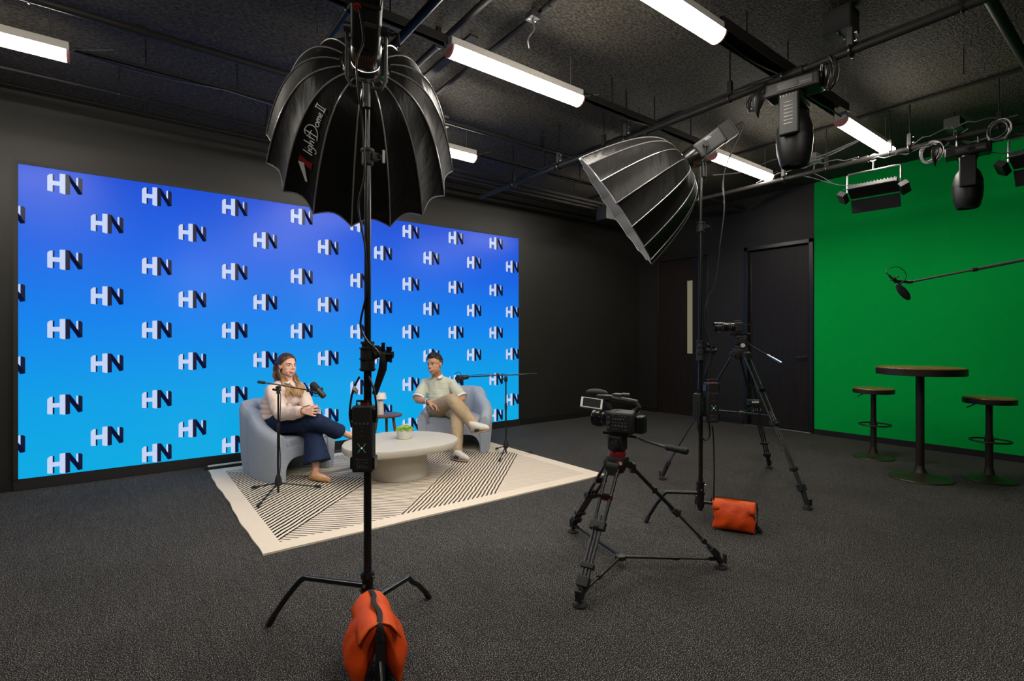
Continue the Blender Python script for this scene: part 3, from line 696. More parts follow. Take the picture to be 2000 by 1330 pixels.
# succulent pot
pp = FL(790, 856, ZT)
pt = thing('potted_succulent', 'green succulents in a white ceramic pot on the coffee table', 'plant', (pp.x, pp.y, ZT))
K['ceramic'] = mat('white_ceramic', (0.62, 0.60, 0.55, 1), 0.4, bump=(30, .1, .002))
MB().lathe([(.001, 0), (.060, 0), (.066, .004), (.074, .045), (.076, .082), (.073, .086), (.068, .083), (.066, .07), (.001, .068)], (0, 0, 0), n=40).build('pot', 'ceramic', pt)
MB().lathe([(.001, .076), (.066, .076), (.066, .07)], (0, 0, 0), n=24).build('soil', mat('soil', (0.03, 0.02, 0.012, 1), 0.9), pt)
K['succ'] = mat('succulent_green', (0.13, 0.30, 0.03, 1), 0.5, noise=(30, (0.38, 0.55, 0.10, 1), 0.35, 0.7))
random.seed(3)
def rosette(c, r, tilt):
    c = (c[0] * 1.1, c[1] * 1.1, c[2] + .010); r *= 1.45
    m = MB(); R = Euler(tilt).to_matrix()
    for ring in range(4):
        k = 9 - ring * 2; el = .25 + ring * .38; ln = r * (1 - ring * .17)
        for j in range(k):
            a = 2 * PI * j / k + ring * .4; d = R @ Vector((math.cos(a) * math.cos(el), math.sin(a) * math.cos(el), math.sin(el)))
            mid = Vector(c) + d * ln * .5; F3 = frame(d); m.ell(mid, (ln * .22, ln * .14, ln * .55), F3, n=8)
    return m
for i, (x, y, z, r, tl) in enumerate(((0, 0, .085, .034, (0, 0, 0)), (.045, .01, .083, .03, (0, .5, 0)), (-.045, .0, .083, .031, (0, -.5, 0)), (.005, .047, .083, .028, (-.5, 0, 0)), (.0, -.047, .083, .029, (.5, 0, 0)), (.035, -.038, .086, .025, (.4, .4, 0)), (-.033, -.036, .086, .026, (.4, -.4, 0)), (.03, .035, .088, .025, (-.4, .4, 0)), (-.033, .035, .086, .025, (-.4, -.4, 0)))):
    rosette((x, y, z), r, tl).build('rosette', 'succ', pt)
# ------------------------------------------------------------------ side table and little lamp
K['walnut'] = mat('walnut', (0.11, 0.045, 0.022, 1), 0.4, noise=(5, (0.17, 0.075, 0.035, 1), 0.3, 0.7, 5, (1, 9, 1)))
sp_ = W(-.247 * 5.72, 5.72, 0); ZS = .455
st = thing('side_table', 'small round walnut side table between the armchairs', 'table', (sp_.x, sp_.y, 0))
MB().lathe([(.001, ZS - .022), (.175, ZS - .022), (.186, ZS - .012), (.186, ZS - .003), (.180, ZS), (.001, ZS)], (0, 0, 0), n=48).build('tabletop', 'walnut', st)
for k in range(3):
    a = math.atan2(*(DIR(.9, -.35).yx)) + 2 * PI * k / 3
    MB().tube([(math.cos(a) * .10, math.sin(a) * .10, ZS - .02), (math.cos(a) * .165, math.sin(a) * .165, ZR)], [.017, .010], 12).build('leg', 'walnut', st)
K['lampw'] = mat('cream_lamp', (0.72, 0.62, 0.54, 1), 0.45)
lp = W(-.2557 * 5.72, 5.69, 0)
lm = thing('table_lamp', 'small cream cordless lamp on the walnut side table', 'lamp', (lp.x, lp.y, ZS))
MB().lathe([(.001, 0), (.036, 0), (.038, .004), (.034, .10), (.029, .165), (.001, .166)], (0, 0, 0), n=32).build('base', 'lampw', lm)
MB().lathe([(.001, .166), (.012, .166), (.012, .18), (.001, .18)], (0, 0, 0), n=16).build('neck', 'alu', lm)
MB().lathe([(.070, .176), (.068, .174), (.056, .236), (.052, .240), (.001, .241), (.001, .236), (.052, .234), (.066, .176)], (0, 0, 0), n=40, cap=False).build('lamp_shade', 'lampw', lm)

# ------------------------------------------------------------------ bar table and stools by the green wall
K['barwood'] = mat('bar_wood', (0.16, 0.075, 0.022, 1), 0.35, 0, 0.5, noise=(4, (0.24, 0.12, 0.04, 1), 0.3, 0.7, 5, (1, 10, 1)))
K['bronze'] = mat('bronze_metal', (0.045, 0.034, 0.027, 1), 0.42, 0.6, 0.5)
def disc_top(m, z, r, th): return m
p = FL(1797, 934)
bt = thing('bar_table', 'tall round wooden bar table with a bronze pedestal before the green wall', 'table', (p.x, p.y, 0))
def flared(r, rc): return [(.001, 0), (r, 0), (r, .006), (r * .97, .012), (r * .7, .022), (r * .4, .036), (r * .22, .058), (rc * 1.25, .09), (rc * 1.05, .12), (.001, .12)]
MB().lathe(flared(.245, .032), n=56).build('foot', 'bronze', bt, smooth=30)
MB().cyl((0, 0, .10), (0, 0, .97), .033, n=28).build('column', 'bronze', bt)
MB().lathe([(.001, .965), (.335, .965), (.338, .968), (.338, 1.020), (.334, 1.022), (.001, 1.022)], n=64).build('rim', 'bronze', bt, smooth=30)
MB().lathe([(.001, 1.022), (.334, 1.022), (.336, 1.026), (.332, 1.033), (.001, 1.034)], n=64).build('tabletop', 'barwood', bt, smooth=30)
def stool(loc, rz, label):
    t = thing('bar_stool', label, 'stool', loc, rz, 'bar stools')
    MB().lathe(flared(.19, .028), n=48).build('foot', 'bronze', t, smooth=30)
    MB().cyl((0, 0, .10), (0, 0, .42), .029, n=24).build('column', 'bronze', t); MB().cyl((0, 0, .42), (0, 0, .71), .0255, n=24).build('gas_lift', 'bronze', t)
    m = MB().tube([(math.cos(2 * PI * k / 40) * .145, .035 + math.sin(2 * PI * k / 40) * .145, .36) for k in range(40)], .0085, 8, closed=True)
    m.cyl((0, -.02, .36), (0, -.11, .36), .008); m.cyl((0, 0, .34), (0, 0, .38), .035, n=24); m.build('foot_ring', 'bronze', t)
    MB().lathe([(.001, .705), (.186, .705), (.19, .708), (.19, .745), (.186, .748), (.001, .748)], n=56).build('rim', 'bronze', t, smooth=30)
    MB().lathe([(.001, .748), (.186, .748), (.189, .752), (.184, .759), (.001, .760)], n=56).build('seat', 'barwood', t, smooth=30)
    MB().tube([(-0.02, 0, .70), (-.09, 0, .695), (-.16, 0, .650)], .005, 8).build('lever', 'bronze', t)
    return t
pl = FL(1706, 894); pr = FL(1932, 938)
s0 = stool((pl.x, pl.y, 0), facing(0, -1) + PI / 2 + .6, 'round wooden bar stool left of the bar table')
dup(s0, (pr.x, pr.y, 0), facing(0, -1) + PI / 2 + .6, 'round wooden bar stool right of the bar table')
# ------------------------------------------------------------------ stands for the soft boxes
def cstand(name, label, base, top, legs, r=.0165):
    """base: floor point; legs: list of (foot point, height at column)"""
    t = thing(name, label, 'stand', base)
    b_ = Vector(base); z1 = .42 * top
    MB().cyl(b_ + Vector((0, 0, .10)), b_ + Vector((0, 0, 1.26)), r, n=20).build('column', 'blk', t, world=True)
    MB().cyl(b_ + Vector((0, 0, 1.2)), b_ + Vector((0, 0, min(top - .02, 2.08))), r * .84, n=20).build('riser', 'blk', t, world=True)
    MB().cyl(b_ + Vector((0, 0, min(2.02, top - .3))), b_ + Vector((0, 0, top)), r * .66, n=20).build('riser', 'blk', t, world=True)
    for z in (1.255, 2.08) if top > 2.1 else (1.255,):
        c = MB().cyl(b_ + Vector((0, 0, z - .035)), b_ + Vector((0, 0, z + .03)), r * 1.5, n=20); c.cyl(b_ + Vector((0, 0, z + .02)), b_ + Vector((0, 0, z + .032)), r * 1.75, n=20)
        c.box(b_ + RT * .03 + Vector((0, 0, z)), (.03, .03, .03)); col_ = c.build('collar', 'blkm', t, world=True)
        k = MB(); q = b_ + RT * .045 + Vector((0, 0, z)); k.cyl(q, q + RT * .012, .012, n=12)
        k.box(q + RT * .022 + Vector((0, 0, .0)), (.012, .012, .055)); k.build('knob', 'blk', col_, world=True)
    c = MB().cyl(b_ + Vector((0, 0, .12)), b_ + Vector((0, 0, .30)), r * 1.45, n=20)
    for z in (.285, .22, .15): c.cyl(b_ + Vector((0, 0, z - .01)), b_ + Vector((0, 0, z + .01)), r * 1.75, n=20)
    hub = c.build('hub', 'blk', t, world=True)
    for j in range(5):
        a = j * 1.3; q = b_ + Vector((math.cos(a) * r * 1.75, math.sin(a) * r * 1.75, .16 + .03 * j)); MB().cyl(q, q + Vector((math.cos(a), math.sin(a), 0)) * .008, .006, n=8).build('bolt', 'alu', hub, world=True)
    for (ft, hz) in legs:
        ft = Vector(ft); cpt = b_ + Vector((0, 0, hz)); d = (ft - b_); d.z = 0
        el = b_ + d * .66 + Vector((0, 0, hz))
        pts = [cpt + d * .03, el - d * .09, el - d * .03 + Vector((0, 0, -.002)), el + d * .035 + Vector((0, 0, -.03)), b_ + d * .80 + Vector((0, 0, hz * .62)), ft + Vector((0, 0, .012))]
        lg = MB().tube([pts[0], pts[1]] + spline(pts[1:5], 5)[1:] + [pts[5]], .0125, 12).build('leg', 'blk', t, world=True)
        MB().cyl(ft + Vector((0, 0, .004)), (ft + Vector((0, 0, .012))).lerp(pts[4], .30), .0148, n=12).build('foot_cap', 'rub', lg, world=True)
    return t
def softbox(origin, aim, R_, Lx, label, name='softbox', roll=0.0, sr=.055, sz=.05):
    """origin = centre of the speed ring, aim = direction the opening faces"""
    aim = aim.normalized(); xh = RT - aim * RT.dot(aim) if abs(aim.dot(RT)) < .6 else FW - aim * FW.dot(aim); Rm = frame(aim, xh) @ Matrix.Rotation(roll, 3, 'Z')
    O = Vector(origin); t = thing(name, label, 'softbox', O)
    NG = 16; r0 = .088
    def P(th, s_, k=1.0, off=0.0):       # th in gore units, s_ 0..1
        g = th - math.floor(th); c = math.cos(PI / NG) / math.cos((g - .5) * 2 * PI / NG)
        sagf = 1 - sr * math.sin(PI * g) * (s_ ** .6)
        rr = (r0 + (R_ - r0) * (s_ ** .36)) * (c * sagf) * k
        z = Lx * s_ * (1 - sz * math.sin(PI * g) * s_ ** 3) + off
        a = 2 * PI * th / NG
        return O + Rm @ Vector((math.cos(a) * rr, math.sin(a) * rr, z))
    K['dome'] = K.get('dome') or mat('black_softbox_nylon', (0.0105, 0.010, 0.0095, 1), 0.5, 0, 0.14, bump=(16, 0.6, 0.02, (1, 1, .25)))
    K['silver'] = K.get('silver') or mat('silver_lining', (0.45, 0.45, 0.46, 1), 0.35, 0.7)
    K['pipingc'] = K.get('pipingc') or mat('grey_rib_piping', (0.34, 0.34, 0.34, 1), 0.22, 0.35)
    K['cloth'] = K.get('cloth') or mat('lit_front_cloth', (0.7, 0.7, 0.7, 1), 0.8, emit=(1.0, 0.95, 0.88, 1), es=DOME_LIGHT)
    for (nm, mt, k) in (('dome', 'dome', 1.0), ('lining', 'silver', .985)):
        vs = []; fs = []; na = NG * 6; ns = 20
        for i in range(ns + 1):
            s_ = (i / ns) ** 2.0
            for j in range(na): vs.append(P(j / 6, s_, k))
        for i in range(ns):
            for j in range(na): fs.append([i * na + j, i * na + (j + 1) % na, (i + 1) * na + (j + 1) % na, (i + 1) * na + j])
        m = MB(); m._add(vs, fs)
        if nm == 'lining':
            m.m = [1 if (f // na) > 16 else 0 for f in range(len(fs))]; m.build(nm, [mt, 'blkm'], t, world=True, smooth=25)
        else: m.build(nm, mt, t, world=True, smooth=25)
    for j in range(NG):
        pts = [P(j, (i / 18) ** 2.0, 1.004) for i in range(19)]
        MB().tube(pts, .0038, 6).build('rib', 'pipingc', t, world=True)
    m = MB(); m.tube([P(j / 6, 1.0, 1.0) for j in range(NG * 6)], .004, 6, closed=True); m.build('rim_binding', 'pipingc', t, world=True)
    vs = [O + Rm @ Vector((0, 0, Lx * .70))]; fs = []; na = 64
    for j in range(na): vs.append(O + Rm @ Vector((math.cos(2 * PI * j / na) * R_ * .83, math.sin(2 * PI * j / na) * R_ * .83, Lx * .70)))
    for j in range(na): fs.append([0, 1 + j, 1 + (j + 1) % na])
    m = MB(); m._add(vs, fs); m.build('front_cloth', 'cloth', t, world=True)
    m = MB().lathe([(.062, -.014), (.098, -.014), (.106, 0), (.098, .016), (.062, .016), (.062, -.014)], O, Rm, n=40, cap=False)
    for j in range(16): a = 2 * PI * j / 16; m.box(O + Rm @ Vector((math.cos(a) * .104, math.sin(a) * .104, 0)), (.014, .014, .02), Rm @ Matrix.Rotation(a, 3, 'Z'))
    m.build('speed_ring', 'chr', t, world=True, label='chrome speed ring')
    return t, P, Rm, O
def lamp_head(O, Rm, label, top, bm='blkm'):
    t = thing('studio_lamp', label, 'studio light', O)
    z = lambda v: O + Rm @ Vector(v)
    MB().lathe([(.001, -.013), (.06, -.013), (.066, -.03), (.066, -.10), (.060, -.115), (.001, -.115)], O, Rm, n=36).build('front_barrel', 'blk', t, world=True)
    MB().box(z((0, 0, -.21)), (.115, .115, .20), Rm).build('body', bm, t, world=True, bevel=.016)
    f = MB()
    for j in range(13): f.box(z((-.054 + .009 * j, 0, -.345)), (.003, .12, .08), Rm)
    f.box(z((0, 0, -.315)), (.12, .122, .012), Rm); f.box(z((0, 0, -.388)), (.12, .122, .008), Rm); f.build('heat_sink', 'dgrey', t, world=True)
    v = MB()
    for a in range(10):
        for q in range(5):
            an = PI / 2 + (a - 4.5) * .17; v.cyl(z((math.cos(an) * .0655, math.sin(an) * .0655, -.045 - .011 * q - .005 * (a % 2))), z((math.cos(an) * .0672, math.sin(an) * .0672, -.045 - .011 * q - .005 * (a % 2))), .0036, n=6)
    v.build('vent', K.setdefault('amber', mat('amber_vent', (0.20, 0.06, 0.02, 1), 0.4)), t, world=True)
    # yoke down to the stand head
    piv = z((0, 0, -.17)); xd = Rm @ Vector((1, 0, 0)); xd.z = 0; xd.normalize()
    m = MB()
    for s_ in (-1, 1):
        a = piv + xd * s_ * .078; m.tube([a, Vector((a.x, a.y, top + .05)), Vector((piv.x, piv.y, top + .015)) + xd * s_ * .06, Vector((piv.x, piv.y, top + .015))], .005, 8, flat=1.6)
        m.cyl(a - xd * s_ * .02, a + xd * s_ * .012, .02, n=16)
    m.cyl((piv.x, piv.y, top + .025), (piv.x, piv.y, top - .07), .017, n=16)
    m.build('yoke', 'dgrey', t, world=True)
    k = MB(); a = piv + xd * .092; k.cyl(a, a + xd * .02, .012, n=12); k.tube([a + xd * .02, a + xd * .035 + Vector((0, 0, .0)), a + xd * .04 + Vector((0, 0, -.05))], .007, 8); k.build('tilt_handle', 'blk', t, world=True)
    return t, piv
# front stand
b1 = W(-.282 * 2.2, 2.2, 0)
st1 = cstand('light_stand', 'nearest black light stand with curved legs holding the big front soft box', b1, 2.33, ((FL(525, 1222), .238), (FL(838, 1168), .165), (W(-.452, 1.80, 0), .20)))
ap1 = PX(714, 128, 2.28)
aim1 = DIR(-.27, .87, -.41)
sb1, P1, R1, O1 = softbox(ap1, aim1, .482, .54, 'big black umbrella-like soft box at upper left, nearest the viewpoint')
hd1, piv1 = lamp_head(O1, R1, 'black studio lamp behind the big front soft box', 2.33)
red_ = MB().cyl(O1 + R1 @ Vector((-.03, .062, -.30)), O1 + R1 @ Vector((-.03, .07, -.30)), .016, n=16).build('red_plug', 'red', hd1, world=True)
MB().box(O1 + R1 @ Vector((.02, .0585, -.235)), (.05, .002, .018), R1).build('name_plate', 'mgrey', hd1, world=True)
# handwriting on one gore of the front soft box
def gore_text(P, th0, th1, s_top, s_bot, strokes, r, mt, name, parent):
    m = MB()
    for st_ in strokes:
        pts = [P(th0 + (th1 - th0) * y, s_bot + (s_top - s_bot) * x, 1.0) for (x, y) in st_]
        pts = [p + (p - (O1 + R1 @ Vector((0, 0, .15)))).normalized() * .004 for p in pts]
        m.tube(pts if len(pts) < 3 else spline(pts, 4), r, 5)
    return m.build(name, mt, parent, world=True)
K['print'] = mat('white_softbox_print', (0.75, 0.75, 0.75, 1), 0.5)
# strokes in reading coordinates: x along the word 0..1, y 0..1 up
SCR = [[(.0, .85), (.01, .1)], [(.06, .5), (.065, .15)], [(.062, .72), (.066, .74)],
       [(.17, .48), (.12, .55), (.10, .35), (.13, .2), (.17, .3), (.18, .5), (.18, -.05), (.14, -.2), (.10, -.12)],
       [(.22, .95), (.23, .15)], [(.23, .35), (.26, .5), (.29, .4), (.295, .15)], [(.35, .85), (.36, .15)], [(.31, .58), (.40, .62)],
       [(.44, 1.05), (.45, .0)], [(.36, .95), (.44, 1.1), (.56, .95), (.60, .5), (.54, .1), (.44, .0), (.38, -.05)], [(.38, .72), (.50, .6)],
       [(.68, .45), (.64, .4), (.63, .25), (.67, .12), (.71, .25), (.70, .42), (.67, .48)],
       [(.735, .12), (.74, .5)], [(.74, .35), (.76, .48), (.775, .35), (.78, .12)], [(.78, .35), (.80, .48), (.815, .35), (.82, .12)],
       [(.845, .3), (.875, .34), (.875, .46), (.85, .46), (.84, .25), (.86, .12), (.885, .2)],
       [(.92, .98), (1.0, .98)], [(.92, .1), (1.0, .1)], [(.94, .1), (.94, .98)], [(.98, .1), (.98, .98)]]
# which gore faces the viewpoint at lower left: number found from the ring angle
def gore_at(u, v):
    best = None
    for g_ in range(16):
        p = P1(g_ + .5, .35); d = p.dot(FW); uu = 1000 + 1000 * p.dot(RT) / d; vv = 661 - 1000 * (p.z - H0) / d
        n_ = (p - O1 - R1 @ Vector((0, 0, .2))); vis = n_.dot(-(p - Vector((0, 0, H0)))) > 0
        if vis:
            e_ = (uu - u) ** 2 + (vv - v) ** 2
            if best is None or e_ < best[0]: best = (e_, g_)
    return best[1]
gt = gore_at(640, 250)
def side_sign(g_):
    a = P1(g_ + .2, .5); c = P1(g_ + .8, .5); return 1 if c.dot(RT) / c.dot(FW) > a.dot(RT) / a.dot(FW) else -1
ss = side_sign(gt); cg = gt + .5
# words climb from the rim toward the ring; letters' upper side points left in the photo
gore_text(P1, cg + ss * .20, cg - ss * .26, .13, .50, SCR, .0023, 'print', 'script_print', sb1)
mk = MB()
def gp(x, y, of=.005):
    p = P1(cg + ss * .22 - ss * .5 * y, .78 - .26 * x); return p + (p - (O1 + R1 @ Vector((0, 0, .15)))).normalized() * of
mk._add([gp(*q) for q in ((.55, .95), (.85, .95), (.80, .45), (.62, .05), (.60, .45))], [[0, 1, 2, 3, 4]], 0)
mk._add([gp(*q) for q in ((.78, .60), (.85, .0), (.62, .0), (.70, .5))], [[0, 1, 2, 3]], 0)
mk._add([gp(*q, .006) for q in ((.62, .95), (.0, .30), (.06, .15), (.66, .60))], [[0, 1, 2, 3]], 1)
mk.build('logo_print', ['red', 'print'], sb1, world=True, smooth=0)
# far stand
b2 = W(.368 * 3.58, 3.58, 0)
st2 = cstand('light_stand', 'black light stand with curved legs holding the far soft box', b2, 2.50, ((FL(1261, 1021), .22), (W(1.66, 3.42, 0), .16), (W(1.45, 4.02, 0), .19)))
ap2 = PX(1333, 319, 3.62)
aim2 = DIR(-.50, .14, -.345)
sb2, P2, R2, O2 = softbox(ap2, aim2, .465, .56, 'black umbrella-like soft box seen from the side, right of centre', sr=.04, sz=.008)
hd2, piv2 = lamp_head(O2, R2, 'dark studio lamp behind the far soft box', 2.50, 'mgrey')
xd = R2 @ Vector((1, 0, 0)); 
side = R2 @ Vector((0, -1, 0)) if (R2 @ Vector((0, -1, 0))).dot(-FW) > 0 else R2 @ Vector((0, 1, 0))
cand = [R2 @ Vector(v) for v in ((1, 0, 0), (-1, 0, 0), (0, 1, 0), (0, -1, 0))]
sd = max(cand, key=lambda v: v.dot(-FW)); ax_ = R2 @ Vector((0, 0, -1))
if ax_.dot(RT) < 0: ax_ = -ax_
upv = sd.cross(ax_); upv = upv if upv.z > 0 else -upv
T = Matrix((ax_, upv, sd)).transposed().to_4x4(); T.translation = O2 + R2 @ Vector((0, 0, -.21)) + sd * .0585 + upv * .035
text_mb('300x', .026, T).build('lamp_print', 'print', hd2, world=True, smooth=0)
# control boxes hanging on the stands
K['led'] = mat('green_led', (0, .3, .1, 1), .4, emit=(.1, 1, .35, 1), es=2.5)
K['dimprint'] = mat('grey_print', (0.09, 0.09, 0.09, 1), 0.5)
def control_box(base, zc, off, label, ang=0.0, s=1.0):
    """hangs beside the column, its face toward the viewpoint"""
    f = (RT * math.sin(ang) - FW * math.cos(ang)).normalized(); r_ = UP.cross(f).normalized()
    c = Vector(base) + off + Vector((0, 0, zc)); Rm = Matrix((r_, UP, f)).transposed()
    t = thing('control_box', label, 'control box', c)
    MB().box(c, (.085 * s, .275 * s, .062 * s), Rm).build('housing', 'blkm', t, world=True, bevel=.008)
    for sy in (-.10, .10):
        for sx in (-1, 1): MB().box(c + Rm @ Vector((sx * .045, sy, 0)) * s, (.012 * s, .05 * s, .05 * s), Rm).build('side_guard', 'blk', t, world=True, bevel=.003)
    h = MB(); h.tube([c + Rm @ Vector(v) * s for v in ((-.03, .13, 0), (-.03, .155, 0), (.03, .155, 0), (.03, .13, 0))], .005 * s, 8); h.build('handle', 'blk', t, world=True)
    MB().box(c + Rm @ Vector((0, .145, -.01)) * s, (.03 * s, .012 * s, .02 * s), Rm).build('connector', 'red', t, world=True, label='red connector')
    T = Rm.to_4x4(); T.translation = c + Rm @ Vector((0, 0, .0316)) * s
    p = MB()
    for j in range(4): p.box(T @ Vector(((-.024 + .016 * j) * s, .065 * s, 0)), (.009 * s, .008 * s, .0006), Rm)
    for yy in (.045, .03, .012): p.tube([T @ Vector((-.006 * s, yy * s, .0003)), T @ Vector((0, (yy + .007) * s, .0003)), T @ Vector((.006 * s, yy * s, .0003))], .0008, 4)
    T4 = T @ Matrix.Translation((0, -.083 * s, 0)); text_mb('Aputure', .0165 * s, T4, mb=p)
    T4 = T @ Matrix.Translation((0, -.097 * s, 0)); text_mb('LIGHT STORM', .008 * s, T4, mb=p)
    T4 = T @ Matrix.Translation((0, -.113 * s, 0)); text_mb('300x', .024 * s, T4, mb=p)
    p.build('printed_marks', 'dimprint', t, world=True, smooth=0)
    x = MB()
    for sx in (-1, 1):
        for sy in (-1, 1):
            x._add([T @ Vector((a * s * sx, (b_ * sy - .036) * s, .0005)) for a, b_ in ((.003, .004), (.012, .019), (.019, .019), (.009, .004))], [[0, 1, 2, 3]])
    x.build('cross_emblem', mat('emblem_print', (.22, .26, .20, 1), .5), t, world=True, smooth=0)
    MB().cyl(T @ Vector((0, -.036 * s, 0)), T @ Vector((0, -.036 * s, .001)), .003 * s, n=12).build('status_light', 'led', t, world=True)
    b_ = MB(); q = Vector(base); b_.box((c + Vector((q.x, q.y, c.z))) / 2 + Vector((0, 0, .06)), (.03, .03, .03)); b_.build('hanging_bracket', 'blk', t, world=True)
    return t, c
cb1, c1 = control_box(b1, .883, -FW * .055 , 'black control box with a green light, hung on the nearest stand')
cb2, c2 = control_box(b2, .86, -FW * .05 + RT * .056, 'black control box hung on the far soft box stand', .15)
# accessory clamp and cables, front stand
def grip(base, z, label, s=1.0):
    t = thing('stand_clamp', label, 'clamp', Vector(base) + Vector((0, 0, z)))
    b_ = Vector(base) + Vector((0, 0, z)); m = MB(); m.cyl(b_ + Vector((0, 0, -.04)), b_ + Vector((0, 0, .06)), .030 * s, n=20); 
    for k in (.055, .01, -.035): m.cyl(b_ + Vector((0, 0, k)), b_ + Vector((0, 0, k + .006)), .035 * s, n=20)
    m.build('body', 'blkm', t, world=True)
    a = b_ + RT * .03 + Vector((0, 0, .03)); h = MB(); h.tube([a, a + RT * .04 + Vector((0, 0, -.0)), a + RT * .035 + Vector((0, 0, -.06)), a + RT * .0 + Vector((0, 0, -.17))], [.022, .02, .018, .012], 12)
    h.build('arm', 'blkm', t, world=True, bevel=.002)
    k = MB(); q = a + RT * .05 + Vector((0, 0, .0)); k.cyl(q, q + RT * .03, .016 * s, n=14); k.cyl(q + RT * .012 + Vector((0, 0, -.03)), q + RT * .012 + Vector((0, 0, .035)), .012, n=12); k.build('knob', 'blk', t, world=True)
    return t
grip(b1, 1.20, 'black clamp above the control box on the nearest stand'); grip(b2, 1.185, 'black clamp above the control box on the far stand', .9)
def cab(pts, r, label, name='cable', m='cable'):
    return tag(MB().tube(spline(pts, 8), r, 7).build(name, m), label, 'cable')
B1 = lambda x, z, f=.04: b1 + RT * x - FW * f + Vector((0, 0, z))
cab([O1 + R1 @ Vector((-.02, .075, -.31)), O1 + R1 @ Vector((.0, .11, -.2)), B1(-.008, 2.4, .13), B1(-.008, 2.2, .05), B1(-.002, 2.0, .035), B1(-.03, 1.86, .03), B1(.0, 1.68, .035), B1(.005, 1.5, .035), B1(-.022, 1.36, .03), B1(.01, 1.29, .04), B1(.06, 1.24, .05), B1(.075, 1.17, .05), B1(.05, 1.10, .05)], .0045, 'long black power cable running down the nearest stand')
cab([B1(-.02, 1.14, .05), B1(-.045, 1.08, .06), B1(-.055, .99, .07), B1(-.046, .93, .07)], .0045, 'short black cable loop left of the near control box')
cab([B1(.02, 1.14, .05), B1(.045, 1.08, .06), B1(.056, 1.0, .07), B1(.050, .95, .07)], .0045, 'short black cable loop right of the near control box')
o = MB().box(B1(-.028, 1.085, .075), (.045, .006, .018), Matrix.Rotation(.9, 3, 'Z') @ Matrix.Rotation(.5, 3, 'Y')).build('cable_tag', 'white'); tag(o, 'small white tag tied on the cable above the near control box', 'tag')
B2 = lambda x, z, f=.04: b2 + RT * x - FW * f + Vector((0, 0, z))
cab([O2 + R2 @ Vector((0, 0, -.395)), O2 + R2 @ Vector((0, .0, -.42)) + RT * .05, B2(.15, 2.45), B2(.15, 2.2), B2(.12, 1.95), B2(.09, 1.7), B2(.03, 1.55), B2(.02, 1.4), B2(.05, 1.25, .06), B2(.05, 1.13, .06), B2(.03, 1.03, .06)], .0045, 'thin black cable hanging from the far lamp down its stand')
cab([B2(.06, .70, .06), B2(.07, .62, .05), B2(.072, .4, .06), B2(.07, .2, .06), B2(.065, .05, .08), B2(.05, .006, .12)], .005, 'black cable hanging from the far control box to the floor')
cab([B2(-.03, .95, .05), B2(-.04, .8, .05), B2(-.03, .66, .05), B2(.01, .6, .05), B2(.045, .63, .05), B2(.04, .72, .05)], .005, 'black cable loop on the far stand below its control box')
o = MB().box(b2 - RT * .03 - FW * .03 + Vector((0, 0, .84)), (.05, .05, .16), Matrix.Rotation(.3, 3, 'Z')).build('power_brick', 'dgrey', bevel=.006); tag(o, 'dark power brick strapped to the left of the far stand', 'power brick')

